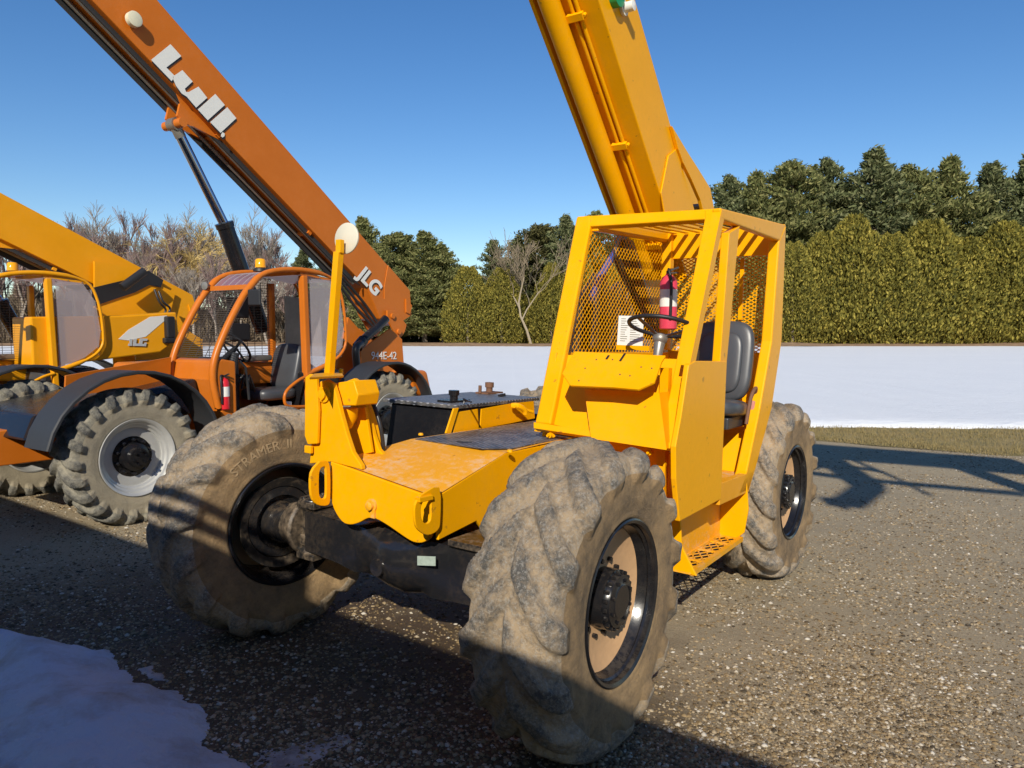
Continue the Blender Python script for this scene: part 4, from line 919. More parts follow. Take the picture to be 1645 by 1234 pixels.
# damp earth by the melting snow, darkened further to paint in deeper shade
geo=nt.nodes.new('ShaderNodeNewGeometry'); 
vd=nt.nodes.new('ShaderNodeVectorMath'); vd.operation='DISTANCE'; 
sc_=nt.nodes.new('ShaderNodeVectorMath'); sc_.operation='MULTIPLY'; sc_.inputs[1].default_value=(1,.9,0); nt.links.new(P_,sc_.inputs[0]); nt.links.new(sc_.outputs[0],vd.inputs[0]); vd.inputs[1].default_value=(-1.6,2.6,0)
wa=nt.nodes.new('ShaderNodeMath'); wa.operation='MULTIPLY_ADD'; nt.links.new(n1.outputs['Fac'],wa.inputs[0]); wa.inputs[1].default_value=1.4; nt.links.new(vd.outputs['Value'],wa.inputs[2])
wet_shade=ramp(nt,wa.outputs[0],[(.0,1.0),(1.0,0.0)]); wet_shade.color_ramp.elements[0].position=.0; 
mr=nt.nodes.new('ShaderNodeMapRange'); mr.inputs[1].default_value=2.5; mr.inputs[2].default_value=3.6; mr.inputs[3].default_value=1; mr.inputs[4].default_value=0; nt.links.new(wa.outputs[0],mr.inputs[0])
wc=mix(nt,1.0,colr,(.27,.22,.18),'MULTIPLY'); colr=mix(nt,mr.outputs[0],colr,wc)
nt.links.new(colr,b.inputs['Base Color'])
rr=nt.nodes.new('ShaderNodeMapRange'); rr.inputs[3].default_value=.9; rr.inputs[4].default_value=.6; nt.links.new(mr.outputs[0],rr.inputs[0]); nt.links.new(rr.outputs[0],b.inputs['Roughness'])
hh=nt.nodes.new('ShaderNodeMath'); hh.operation='MULTIPLY_ADD'; nt.links.new(mm.outputs[0],hh.inputs[0]); hh.inputs[1].default_value=1.0; nt.links.new(n2.outputs['Fac'],hh.inputs[2])
bump(nt,b,hh.outputs[0],.8,.018)
def gmesh(name,xs,ys,hf,m,kind='structure'):
    v=[];f=[]
    for y in ys:
        for x in xs: v.append((x,y,hf(x,y)))
    n=len(xs)
    for j in range(len(ys)-1):
        for i in range(n-1): f.append((j*n+i,j*n+i+1,(j+1)*n+i+1,(j+1)*n+i))
    me=bpy.data.meshes.new(name); me.from_pydata(v,[],f); me.materials.append(m); me.shade_smooth(); o=bpy.data.objects.new(name,me); col.objects.link(o); o['kind']=kind; return o
def frange(a,b,n): return [a+(b-a)*i/n for i in range(n+1)]
def gh(x,y):
    return ground_z(x,y)+(.010*noise.noise(V((x*.9,y*.9,0)))+.005*noise.noise(V((x*3,y*3,4)))) *(1 if y<14 else 0)
yedge=13.45
xs=[-140,-60,-30]+frange(-14,14,220)+[30,60,140]; ys=[-40,-15]+frange(-4,yedge+.6,150)
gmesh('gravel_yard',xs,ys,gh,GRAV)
# grass verge
m,nt,b=mat('dry_grass'); n=nz(nt,3,6,.7); n2=nz(nt,40,6,.7); 
nt.links.new(mix(nt,n2.outputs['Fac'],ramp(nt,n.outputs['Fac'],[(.35,(.20,.17,.055)),(.65,(.42,.30,.13))]).outputs[0],(.36,.28,.12)),b.inputs['Base Color']); b.inputs['Roughness'].default_value=.95; bump(nt,b,n2.outputs['Fac'],1,.05); GRS=m
def gfront(x): return 12.9-.10*x if x<3 else max(12.6-.70*max(x-4.8,0) if x>4.8 else 12.6,10.9)
def ge(x): return yedge-.62+.10*noise.noise(V((x*.6,0,0)))-.05*x*0
vs=[];fs=[]
xs=frange(-60,60,600)
for x in xs:
    y0=gfront(x)+.12*noise.noise(V((x*1.3,0,2)))+.06*noise.noise(V((x*5,0,2)))
    for k in range(7):
        y=y0+(16.0-y0)*k/6; z=.0 if k==0 else .018+.02*noise.noise(V((x*2,y*2,7)))
        vs.append((x,y,max(ground_z(x,y),0)*0+z+ (0.01 if k else 0.004)+ground_z(x,y)))
for i in range(len(xs)-1):
    for k in range(6): fs.append((i*7+k,(i+1)*7+k,(i+1)*7+k+1,i*7+k+1))
me=bpy.data.meshes.new('grass_verge'); me.from_pydata(vs,[],fs); me.materials.append(GRS); me.shade_smooth(); put(me,'grass_verge',None)['kind']='structure'
# dry grass blades
def blades(name,n,xf,yf,h0,h1,m,zf,wd=.004,lean=.6):
    X=np.array([xf() for _ in range(n)]); Y=np.array([yf(x) for x in X]); H=rng.uniform(h0,h1,n); an=rng.uniform(0,6.28,n); ln=rng.uniform(0,lean,n)*H; la=rng.uniform(0,6.28,n)
    Zb=np.array([zf(x,y) for x,y in zip(X,Y)])
    v=np.zeros((n,3,3)); dx=np.cos(an)*wd; dy=np.sin(an)*wd
    v[:,0]=np.stack([X-dx,Y-dy,Zb],1); v[:,1]=np.stack([X+dx,Y+dy,Zb],1); v[:,2]=np.stack([X+np.cos(la)*ln,Y+np.sin(la)*ln,Zb+H],1)
    me=bpy.data.meshes.new(name); me.from_pydata(v.reshape(-1,3).tolist(),[],[(3*i,3*i+1,3*i+2) for i in range(n)]); me.materials.append(m); return put(me,name,None)
tag(blades('grass',45000,lambda:rng.uniform(-2,11),lambda x:rng.uniform(gfront(x)-.05,14.3),.02,.075,GRS,lambda x,y:.015+ground_z(x,y),.006),'short dry brown and green grass along the snow edge','grass',kind='stuff')
# snow field
m,nt,b=mat('snow'); n=nz(nt,.25,6,.6); n2=nz(nt,5,8,.7); SNOW=m
nt.links.new(mix(nt,n.outputs['Fac'],(.78,.79,.80),(.88,.88,.87)),b.inputs['Base Color']); b.inputs['Roughness'].default_value=.6; b.inputs['Subsurface Weight'].default_value=0
tcx=nt.nodes.new('ShaderNodeTexCoord'); mp=nt.nodes.new('ShaderNodeMapping'); mp.inputs['Scale'].default_value=(.35,1,1); nt.links.new(tcx.outputs['Object'],mp.inputs[0]); nt.links.new(mp.outputs[0],n2.inputs['Vector'])
bump(nt,b,n2.outputs['Fac'],.5,.12)
def snow_edge(x): return 13.75-.085*(x-5.4)*(1 if x>0 else .2)+.10*noise.noise(V((x*.9,5,0)))+.05*noise.noise(V((x*4,5,0)))
vs=[];fs=[]; xs=[-160,-100,-60,-40]+frange(-20,30,900)+[45,60,100,160]; row=[0,.06,.16,.36,.8,1.5,3,6,12,25,45,70.2]; nr=len(row)
for x in xs:
    y0=snow_edge(x)
    for k,d in enumerate(row):
        y=y0+d
        if d>60: y=79+.5*noise.noise(V((x*.2,0,0)))
        z=(0,.05,.085,.12,.125,.12,.11,.08,.08,.08,.08,.08)[k]+(.02*noise.noise(V((x*1.7,y*.8,1)))+.02*noise.noise(V((x*.5,y*.2,1))) if k>0 else 0)
        vs.append((x,y,z+ground_z(x,y)))
for i in range(len(xs)-1):
    for k in range(nr-1): fs.append((i*nr+k,(i+1)*nr+k,(i+1)*nr+k+1,i*nr+k+1))
me=bpy.data.meshes.new('snow_field'); me.from_pydata(vs,[],fs); me.materials.append(SNOW); me.shade_smooth(); put(me,'snow_field',None)['kind']='structure'
# far ground under the trees, brown leaf litter
m,nt,b=mat('leaf_litter'); n=nz(nt,1.5,6,.7); nt.links.new(ramp(nt,n.outputs['Fac'],[(.35,(.20,.115,.06)),(.65,(.38,.24,.13))]).outputs[0],b.inputs['Base Color']); b.inputs['Roughness'].default_value=.95; LITT=m
gmesh('forest_floor',frange(-400,400,160),[76,79,80.5,84,90,120,300,900],lambda x,y:(-.02 if y<78.5 else .14)+(.15 if y>78 else 0)+.25*noise.noise(V((x*.15,y*.1,0))),LITT)
# near snow bank and slush patch, as real heaps
m,nt,b=mat('old_snow_shade_tint'); n=nz(nt,2.5,6,.7); n2=nz(nt,18,7,.75); nt.links.new(mix(nt,ramp(nt,n.outputs['Fac'],[(.48,0.0),(.70,.75)]).outputs[0],(.60,.67,.82),(.33,.29,.28)),b.inputs['Base Color']); b.inputs['Roughness'].default_value=.5; bump(nt,b,n2.outputs['Fac'],.9,.03); OSN=m  # old dirty snow, its colour darkened and blued to deepen the shade
m,nt,b=mat('slush'); n=nz(nt,3.5,6,.7); n2=nz(nt,30,7,.75); nt.links.new(ramp(nt,n.outputs['Fac'],[(.35,(.12,.10,.09)),(.6,(.42,.43,.46))]).outputs[0],b.inputs['Base Color']); b.inputs['Roughness'].default_value=.35; bump(nt,b,n2.outputs['Fac'],.4,.01); SLU=m
def inside(p,poly):
    c=False;n=len(poly)
    for i in range(n):
        a,b_=poly[i],poly[(i+1)%n]
        if (a[1]>p[1])!=(b_[1]>p[1]) and p[0]<(b_[0]-a[0])*(p[1]-a[1])/(b_[1]-a[1])+a[0]: c=not c
    return c
def pdist(p,poly):
    best=9e9
    for i in range(len(poly)):
        a,b_=poly[i],poly[(i+1)%len(poly)]; ex,ey=b_[0]-a[0],b_[1]-a[1]; t=max(0,min(1,((p[0]-a[0])*ex+(p[1]-a[1])*ey)/(ex*ex+ey*ey+1e-9)))
        best=min(best,math.hypot(p[0]-a[0]-ex*t,p[1]-a[1]-ey*t))
    return best
def heap(name,poly,h,soft,m,step=.03,rough=.02):
    x0=min(p[0] for p in poly)-.05;x1=max(p[0] for p in poly)+.05;y0=min(p[1] for p in poly)-.05;y1=max(p[1] for p in poly)+.05
    nx=int((x1-x0)/step);ny=int((y1-y0)/step); v=[];f=[];ok=[]
    for j in range(ny+1):
        for i in range(nx+1):
            x=x0+i*step;y=y0+j*step; wob=.08*noise.noise(V((x*3,y*3,2)))+.035*noise.noise(V((x*12,y*12,2)))+.015*noise.noise(V((x*40,y*40,2)))
            d=pdist((x,y),poly)*(1 if inside((x,y),poly) else -1)+wob
            t=max(-.3,min(1,d/soft)); z=h*(1-(1-t)**2) if t>0 else t*.12
            z+= (rough*noise.noise(V((x*2.2,y*2.2,9)))+rough*.35*noise.noise(V((x*9,y*9,9))))*max(0,t)
            v.append((x,y,gh(x,y)+z-.004)); ok.append(d>-.06)
    for j in range(ny):
        for i in range(nx):
            q=(j*(nx+1)+i,j*(nx+1)+i+1,(j+1)*(nx+1)+i+1,(j+1)*(nx+1)+i)
            if any(ok[a] for a in q): f.append(q)
    me=bpy.data.meshes.new(name); me.from_pydata(v,[],f); me.materials.append(m); me.shade_smooth(); return put(me,name,None)
def G2(pts): return [tuple(gpt(a,b_)[:2]) for a,b_ in pts]
bank=G2([(-60,1030),(60,1042),(140,1056),(190,1070),(205,1098),(232,1118),(268,1128),(300,1148),(330,1162),(338,1188),(332,1212),(358,1228),(385,1250),(420,1290),(420,1420),(-60,1420)])
heap('snow_bank',bank,.13,.45,OSN,.02,.045)['kind']='structure'
heap('slush_patch',G2([(408,1222),(432,1206),(470,1192),(520,1180),(562,1184),(572,1200),(560,1222),(520,1250),(470,1290),(420,1290),(404,1240)]),.012,.25,SLU,.02,.004)['kind']='structure'
heap('melt_patch',G2([(222,1092),(240,1088),(262,1100),(268,1112),(245,1112),(228,1102)]),.015,.06,SLU,.012,.004)['kind']='structure'
# loose stones: real little rocks over the near yard
def stones(n,name,m):
    u=rng.uniform(0,1,n); D=2.0+ (u**1.9)*9.5; X=rng.uniform(-.78,.78,n)*D; Y=D
    R=rng.gamma(1.8,.0023,n)+.003; R=np.minimum(R,.017)
    dens=np.array([noise.noise(V((x*.8,y*.8,3)))+.6*noise.noise(V((x*2.4,y*2.4,5))) for x,y in zip(X,Y)])
    keep=rng.uniform(-.75,.65,n)<dens; X,Y,R=X[keep],Y[keep],R[keep]; n=len(X)
    tpl=np.array([(1,0,0),(-1,0,0),(0,1,0),(0,-1,0),(0,0,1),(.6,.6,.55),(-.6,.6,.5),(.6,-.6,.5),(-.6,-.6,.55)],float)
    F_=[(4,5,0),(4,2,5),(4,6,2),(4,1,6),(4,8,1),(4,3,8),(4,7,3),(4,0,7),(0,5,2),(2,6,1),(1,8,3),(3,7,0)]
    k=len(tpl); jit=rng.uniform(.65,1.25,(n,k,3)); P=tpl[None]*jit
    sx=rng.uniform(.7,1.4,(n,1)); P[:,:,0]*=sx; P[:,:,2]*=rng.uniform(.45,.9,(n,1)); an=rng.uniform(0,6.28,n); c,s=np.cos(an)[:,None],np.sin(an)[:,None]
    px=P[:,:,0]*c-P[:,:,1]*s; py=P[:,:,0]*s+P[:,:,1]*c; 
    Z0=np.array([gh(x,y) for x,y in zip(X,Y)])
    Q=np.stack([px*R[:,None]+X[:,None],py*R[:,None]+Y[:,None],P[:,:,2]*R[:,None]+Z0[:,None]-R[:,None]*.05],2).reshape(-1,3)
    F=(np.array(F_)[None]+(np.arange(n)*k)[:,None,None]).reshape(-1,3)
    me=bpy.data.meshes.new(name); me.vertices.add(len(Q)); me.vertices.foreach_set('co',Q.ravel()); me.loops.add(F.size); me.loops.foreach_set('vertex_index',F.ravel().astype(np.int32)); me.polygons.add(len(F)); me.polygons.foreach_set('loop_start',np.arange(0,F.size,3,dtype=np.int32)); me.polygons.foreach_set('loop_total',np.full(len(F),3,dtype=np.int32))
    me.update(calc_edges=True); at=me.attributes.new('tone','FLOAT','FACE'); at.data.foreach_set('value',np.repeat(rng.uniform(0,1,n),len(F_)).astype(np.float32))
    me.materials.append(m); return put(me,name,None)
m,nt,b=mat('loose_stone'); at=nt.nodes.new('ShaderNodeAttribute'); at.attribute_name='tone'
nt.links.new(ramp(nt,at.outputs['Fac'],[(0,(.05,.038,.022)),(.3,(.155,.105,.048)),(.6,(.27,.19,.095)),(.88,(.36,.29,.19)),(1,(.54,.50,.43))]).outputs[0],b.inputs['Base Color']); b.inputs['Roughness'].default_value=.8
tag(stones(300000,'gravel_stones',m),'small loose gravel stones scattered over the yard','gravel',kind='stuff')
# ---------------------------------------------------------------- trees
def leafmat(name,c0,c1,c2,sc=1.2):
    m,nt,b=mat(name); at=nt.nodes.new('ShaderNodeAttribute'); at.attribute_name='tone'; n=nz(nt,sc,4,.6)
    a=nt.nodes.new('ShaderNodeMath'); a.operation='MULTIPLY_ADD'; nt.links.new(n.outputs['Fac'],a.inputs[0]); a.inputs[1].default_value=.6; h=nt.nodes.new('ShaderNodeMath'); h.operation='MULTIPLY'; h.inputs[1].default_value=.45; nt.links.new(at.outputs['Fac'],h.inputs[0]); nt.links.new(h.outputs[0],a.inputs[2])
    nt.links.new(ramp(nt,a.outputs[0],[(.25,c0),(.52,c1),(.8,c2)]).outputs[0],b.inputs['Base Color']); b.inputs['Roughness'].default_value=.8; b.inputs['Specular IOR Level'].default_value=.2
    tr=nt.nodes.new('ShaderNodeBsdfTranslucent'); nt.links.new(b.inputs['Base Color'].links[0].from_socket,tr.inputs[0]); mx=nt.nodes.new('ShaderNodeMixShader'); mx.inputs[0].default_value=.25
    out=nt.nodes['Material Output']; nt.links.new(b.outputs[0],mx.inputs[1]); nt.links.new(tr.outputs[0],mx.inputs[2]); nt.links.new(mx.outputs[0],out.inputs[0]); return m
ARB=leafmat('arborvitae_foliage',(.055,.058,.016),(.215,.19,.034),(.44,.35,.07),.7)
PIN=leafmat('pine_foliage',(.06,.073,.024),(.19,.20,.068),(.33,.30,.12))
PIN2=leafmat('blue_pine_foliage',(.05,.062,.026),(.15,.17,.07),(.27,.265,.13))
OLV=leafmat('dull_conifer_foliage',(.045,.048,.018),(.11,.105,.035),(.17,.15,.06))
BRK=plain('bark',(.20,.16,.12),.9,var=.3,scale=6); BRKG=plain('grey_twigs',(.30,.25,.20),.9,var=.25,scale=1); TWGR=plain('reddish_twigs',(.26,.18,.155),.9,var=.2,scale=1); TWGY=plain('yellow_willow_twigs',(.48,.34,.12),.9,var=.2,scale=1); BRKP=plain('pale_bark',(.30,.24,.16),.9,var=.15,scale=4)
def leaves(C,N,L,Wd,m,name):
    """C centres, N long-axis directions, L lengths, Wd widths: one four-sided sprig each"""
    n=len(C); N=N/np.linalg.norm(N,axis=1,keepdims=True); r=rng.normal(size=(n,3)); S=np.cross(N,r); S/=np.linalg.norm(S,axis=1,keepdims=True)+1e-9
    v=np.stack([C-N*L[:,None]*.5,C+S*Wd[:,None]*.5,C+N*L[:,None]*.5,C-S*Wd[:,None]*.5],1).reshape(-1,3)
    me=bpy.data.meshes.new(name); me.vertices.add(4*n); me.vertices.foreach_set('co',v.ravel()); me.loops.add(4*n); me.loops.foreach_set('vertex_index',np.arange(4*n,dtype=np.int32)); me.polygons.add(n); me.polygons.foreach_set('loop_start',np.arange(0,4*n,4,dtype=np.int32)); me.polygons.foreach_set('loop_total',np.full(n,4,dtype=np.int32)); me.update(calc_edges=True)
    at=me.attributes.new('tone','FLOAT','FACE'); at.data.foreach_set('value',rng.uniform(0,1,n).astype(np.float32)); me.materials.append(m); return me
def fb(q,s): return noise.noise(V(q)*s)
def arb_mesh(H,R,seed,m=ARB,n=19000):
    z=rng.uniform(0,1,n)**.85; th=rng.uniform(0,6.28,n)
    prof=np.where(z<.22,.78+.22*np.sqrt(np.maximum(z,0)/.22),np.power(np.maximum(1-(z-.22)/.80,0),(.62,.48,.55)[seed%3]))
    cl=1.5*np.array([fb((math.cos(t)*2.4+seed,math.sin(t)*2.4,zz*H*.55),1.3)+.5*fb((math.cos(t)*5+seed,math.sin(t)*5,zz*H*1.4),1.5) for t,zz in zip(th,z)])
    rad=R*prof*(1+.15*cl)*(1-.45*rng.uniform(0,1,n)**1.8)
    C=np.stack([np.cos(th)*rad,np.sin(th)*rad,z*H*(1+.02*cl)],1)
    N=np.stack([np.cos(th)*.45,np.sin(th)*.45,np.full(n,.9)],1)+rng.normal(size=(n,3))*.38
    return leaves(C,N,rng.uniform(.22,.5,n),rng.uniform(.10,.22,n),m,'arborvitae_crown')
def pine_mesh(H,R,seed,m=PIN,base=.08,shape=.8,nb=330,gap=.25):
    rs=np.random.default_rng(seed); C=[];N=[]; segs=[]
    for i in range(nb):
        t=base+(1-base)*(i/nb)**.92; th=rs.uniform(0,6.28)
        env=R*(1-t)**shape*(.30+.95*rs.uniform()**.9)*(1+.38*noise.noise(V((math.cos(th)*1.1+seed,math.sin(th)*1.1,t*5))))*(1.0 if t>.15 else .8+t*1.3)
        L=max(env,.45); up=.28+.55*t; 
        k=int(24+L*24); s=rs.uniform(.22,1,k)**.8
        dirv=np.array([math.cos(th),math.sin(th)]); x=s*L
        zz=t*H+x*up*.45-((1-t)*.10)*x*x/max(L,1)+rs.normal(0,.16,k)
        lat=rs.normal(0,.16+.13*x,k)*1.0
        C.append(np.stack([dirv[0]*x-dirv[1]*lat,dirv[1]*x+dirv[0]*lat,zz],1)); d=np.stack([np.full(k,dirv[0])*.7,np.full(k,dirv[1])*.7,np.full(k,.45)],1)+rs.normal(0,.5,(k,3)); N.append(d)
        segs.append(((0,0,t*H-.1),(dirv[0]*L*.85,dirv[1]*L*.85,t*H+L*up*.35)))
    C=np.concatenate(C);N=np.concatenate(N); n=len(C)
    return leaves(C,N,rs.uniform(.30,.62,n),rs.uniform(.10,.22,n),m,'pine_crown'),segs
def trunk_mb(H,r,lean=.02,segs=None):
    mb=MB(); pts=[V((lean*H*math.sin(3*t),lean*H*.5*math.cos(2*t)-lean*H*.5,H*t)) for t in[i/8 for i in range(9)]]
    mb.tube(pts,r,7,rs=[r*(1-.88*i/8) for i in range(9)])
    if segs:
        for a,b_ in segs[::3]: mb.tube([a,b_],.04,3,rs=[.05,.015],caps=False)
    return mb
def bare_mesh(H,seed,spread=.55,fine=5,ntw=7,droop=0,up=.5,r0=.22):
    rs=random.Random(seed); T=MB();W=MB()
    def rec(p,d,L,r,lv):
        n=3; pts=[p]; q=p.copy(); dd=d.copy()
        for i in range(n):
            dd=(dd+V((rs.gauss(0,.13),rs.gauss(0,.13),rs.gauss(0,.08)+(up*.12 if not(droop and lv>=fine-2) else -droop)))).normalized(); q=q+dd*(L/n); pts.append(q.copy())
        rs_=[r*(1-.42*i/n) for i in range(n+1)]
        (T if lv<2 else W).tube(pts,r,6 if lv<2 else 3,rs=[max(x,.017) for x in rs_],caps=False)
        if lv>=fine: return
        kk=(4 if lv<2 else 3 if lv<fine-1 else ntw)
        for k in range(kk):
            t=rs.uniform(.35,1.0) if k else 1.0; i=min(int(t*n),n-1); b0=pts[i].lerp(pts[i+1],t*n-i)
            a=V((rs.gauss(0,1),rs.gauss(0,1),rs.gauss(0,.5))).normalized()
            nd=(dd+a*(spread if k else spread*.4)+V((0,0,up*.35))).normalized()
            rec(b0,nd,L*rs.uniform(.55,.85),r*.55*(1 if k else 1.25),lv+1)
    rec(V((0,0,0)),V((0,0,1)),H*.30,r0,0)
    return T,W
def tree(kind,x,y,z,label,group,meshes,s=1,rot=0,cat='tree',sz=1):
    root=empty(kind,Matrix.Translation((x,y,z))@Matrix.Rotation(rot,4,'Z')@Matrix.Diagonal((s,s,s*sz,1)),label,cat,group)
    for nm,me in meshes: put(me,nm,root)
    return root
def atpx(px,d): return (px-822.5)/FPX*d
def hpx(py,d): return CH+(529.5-py)/FPX*d
arbs=[]
for i in range(4):
    tm=trunk_mb(8,.22); t=bpy.data.meshes.new('trunk'); t.from_pydata(tm.v,[],tm.f); t.materials.append(BRK)
    arbs.append([('trunk',t),('crown',arb_mesh(12,4.3,i*7+1))])
def pinevar(seed,m,shape,base=.08,R=4.6,nb=330):
    cm,sg=pine_mesh(16,R,seed,m,base,shape,nb); tm=trunk_mb(15.6,.30,segs=sg); t=bpy.data.meshes.new('trunk'); t.from_pydata(tm.v,[],tm.f); t.materials.append(BRK)
    return [('trunk',t),('crown',cm)]
pines=[pinevar(11,PIN,.62,R=5.4),pinevar(12,PIN2,.70,base=.12,R=5.8),pinevar(13,PIN,.50,base=.08,R=5.6,nb=400),pinevar(14,PIN2,.60,base=.22,R=5.0,nb=260)]
olive=[pinevar(15,OLV,.40,R=5)]
def barevar(H,seed,tm_,wm,**k):
    T,W=bare_mesh(H,seed,**k); a=bpy.data.meshes.new('trunk'); a.from_pydata(T.v,[],T.f); a.materials.append(tm_); b_=bpy.data.meshes.new('crown'); b_.from_pydata(W.v,[],W.f); b_.materials.append(wm); return [('trunk',a),('crown',b_)]
bares=[barevar(15,21,BRKG,BRKG,fine=5,ntw=12,spread=.6),barevar(15,22,BRKG,TWGR,fine=5,ntw=12,spread=.5),barevar(14,23,BRKG,TWGY,fine=5,ntw=12,spread=.6,droop=.16),barevar(14,25,BRKP,plain('brown_twigs',(.20,.155,.10),.9,var=.3,scale=1),fine=5,ntw=5,spread=.72,up=.45,r0=.12)]
k_=0; HN={}
def T_(kind,var,px,top,d,Hnat,label,group,wscale=1.0,rot=None):
    global k_; k_+=1
    x=atpx(px,d); H=hpx(top,d)-.2
    src={'arborvitae':arbs,'pine_tree':pines,'olive':olive,'bare_tree':bares}[kind]
    me_=src[var%len(src)][1][1]
    if me_.name not in HN:
        co=np.zeros(len(me_.vertices)*3); me_.vertices.foreach_get('co',co); HN[me_.name]=float(np.percentile(co[2::3],99.7))
    s=H/HN[me_.name]
    r=empty('pine_tree' if kind=='olive' else kind,Matrix.Translation((x,d,.2))@Matrix.Rotation(rot if rot is not None else k_*2.1,4,'Z')@Matrix.Diagonal((s*wscale,s*wscale,s,1)),label,'tree',group)
    for nm,me in src[var%len(src)]: put(me,nm,r)
    return r
AG='clipped golden arborvitae hedge trees along the snow'
arb_list=[(752,430,83,1.02,'golden arborvitae at the left end of the middle hedge, nearest the gap'),(806,432,84,.98,'golden arborvitae second from the left in the middle hedge, left of the bare tree'),
 (838,470,86,.9,'lower golden arborvitae tucked right behind the bare tree'),(886,425,85,1.0,'golden arborvitae just left of the nearest cab frame'),(930,420,85,1.0,'golden arborvitae seen through the mesh at the left of the nearest cab'),
 (985,430,86,1.0,'golden arborvitae seen through the middle of the nearest cab mesh'),(1040,425,86,1,'golden arborvitae hidden mostly behind the steering wheel'),(1100,420,86,1,'golden arborvitae seen between the front and middle cab posts'),
 (1160,410,85,1,'golden arborvitae seen beside the middle post of the cab'),(1215,400,85,1,'golden arborvitae seen through the right rear mesh of the cab'),(1272,392,84,1.02,'golden arborvitae directly right of the cab rear post'),
 (1318,376,85,.92,'golden arborvitae second to the right of the cab, under dark pines'),(1366,350,84,1.0,'tallest golden arborvitae right of the cab with a pointed top'),(1428,378,83,1.12,'broad golden arborvitae third right of the cab, toward the photo edge'),
 (1485,358,84,1.1,'golden arborvitae fourth to the right of the cab'),(1545,384,84,1.1,'golden arborvitae fifth to the right of the cab'),(1605,360,84,1.1,'golden arborvitae second from the far right end'),(1665,370,84,1.1,'golden arborvitae cut by the right edge of the view')]
for i,(px,top,d,ws,lab) in enumerate(arb_list): T_('arborvitae',(0,3,1,2,0,1,2)[i%7],px,top,d,12,lab,AG,ws)
PG='dark pines standing behind the hedge'
pl=[(585,354,88,0,'dark pine rising just behind the lower end of the orange boom',1.0),(548,372,92,1,'dark pine seen left of the round mirror',1.0),(640,378,88,2,'bushy dark green pine right of the orange boom heel',1.35),(683,376,87,0,'bushy dark green pine with a full top at the right of the left group',1.35),(712,398,88,2,'rightmost pine of the left group, beside the gap of sky',.95),(610,395,84,2,'low wide pine behind the heel of the orange boom',1.0),
 (490,405,90,1,'dark pine seen between the orange cab roof and boom',1.0),
 (793,390,94,3,'thin ragged pine standing above the middle hedge',1.1),(832,384,96,1,'dark pine between the thin ragged one and the bare tree',1.0),(866,366,95,3,'dull grey green pine behind the bare tree',1.3),(908,352,92,1,'dark pine rising beside the left post of the nearest cab',1.0),(955,345,94,0,'dark pine behind the upper left mesh of the cab',1),(1010,350,94,2,'dark pine behind the middle of the cab',1),(1070,335,94,0,'dark pine behind the cab and steering wheel',1),(1120,320,94,1,'dark pine behind the cab corner post',1),
 (1165,290,94,3,'dark pine right of the boom heel above the cab roof',1.0),(1210,285,93,0,'dark pine above the right end of the cab roof',.95),(1262,268,93,2,'tall dark pine right of the cab roof with a pointed top',1.0),(1318,264,94,3,'tall feathery pine between two denser ones',.95),(1395,250,92,1,'tallest dark pine in the right group, beside the photo edge',1.15),(1350,300,96,0,'dark pine partly hidden left of the tallest one',1),(1450,275,93,2,'dark pine just right of the tallest one',1),(1515,262,94,0,'dark pine second right of the tallest one',1),(1580,270,94,3,'dark pine third right of the tallest one',1),(1640,258,93,1,'dark pine at the far right end of the group',1)]
for px,top,d,v,lab,ws in pl: T_('olive' if 'dull' in lab else 'pine_tree',v,px,top,d,16,lab,PG,ws)
BG='leafless trees at the left of the field'
bl=[(215,345,90,1,'leafless reddish tree at the left above the amber yellow machine'),(255,352,96,0,'leafless grey tree left of the orange ram rod'),(295,362,84,2,'golden willow with hanging twigs behind the ram rod'),(330,375,88,2,'smaller golden willow beside the chrome ram rod'),(240,385,82,1,'short leafless reddish tree low on the left'),(365,378,92,0,'leafless grey tree right behind the black ram barrel'),(415,352,90,0,'tall leafless grey tree between ram barrel and boom'),(448,392,88,1,'leafless tree behind the amber beacon'),(390,400,84,1,'short leafless tree above the orange cab roof'),
 (175,350,92,0,'leafless grey tree at the far left, second from the frame edge group'),(125,358,88,1,'leafless reddish tree left of the photo edge'),(70,348,92,0,'leafless grey tree near the extreme left'),(15,360,88,1,'leafless reddish tree cut by the left edge of the view'),(310,400,80,0,'leafless grey shrubby tree behind the orange cab windscreen'),(275,420,80,1,'leafless reddish shrubby tree just right of the amber machine'),(350,410,80,1,'leafless thicket tree behind the orange windscreen guard'),(190,400,80,0,'leafless shrubby tree behind the amber yellow machine'),(430,425,80,0,'leafless shrubby tree behind the orange cab interior'),(470,430,82,1,'leafless shrubby tree behind the orange rear pillar')]
bl+=[(230,372,86,0,'grey leafless sapling left of the ram rod, between two taller trees'),(268,360,84,1,'thin reddish leafless tree directly left of the golden willow'),(312,352,94,0,'tall grey leafless tree behind the golden willow'),(345,372,92,1,'reddish leafless tree showing just left of the black ram barrel'),(380,370,88,0,'grey leafless tree right of the barrel top'),(432,368,94,1,'reddish leafless tree beside the lower edge of the orange boom'),(100,340,94,0,'tall grey leafless tree behind the farthest boom'),(40,370,84,1,'short reddish leafless tree at the far left'),(150,372,84,1,'short reddish leafless tree above the farthest boom')]
for px,top,d,v,lab in bl: T_('bare_tree',v,px,top,d,13.6 if v<2 else 10.0,lab,BG,1.15)
T_('bare_tree',3,853,372,80,11.5,'pale leafless multi-stemmed tree in front of the middle hedge','single bare tree',1.15)
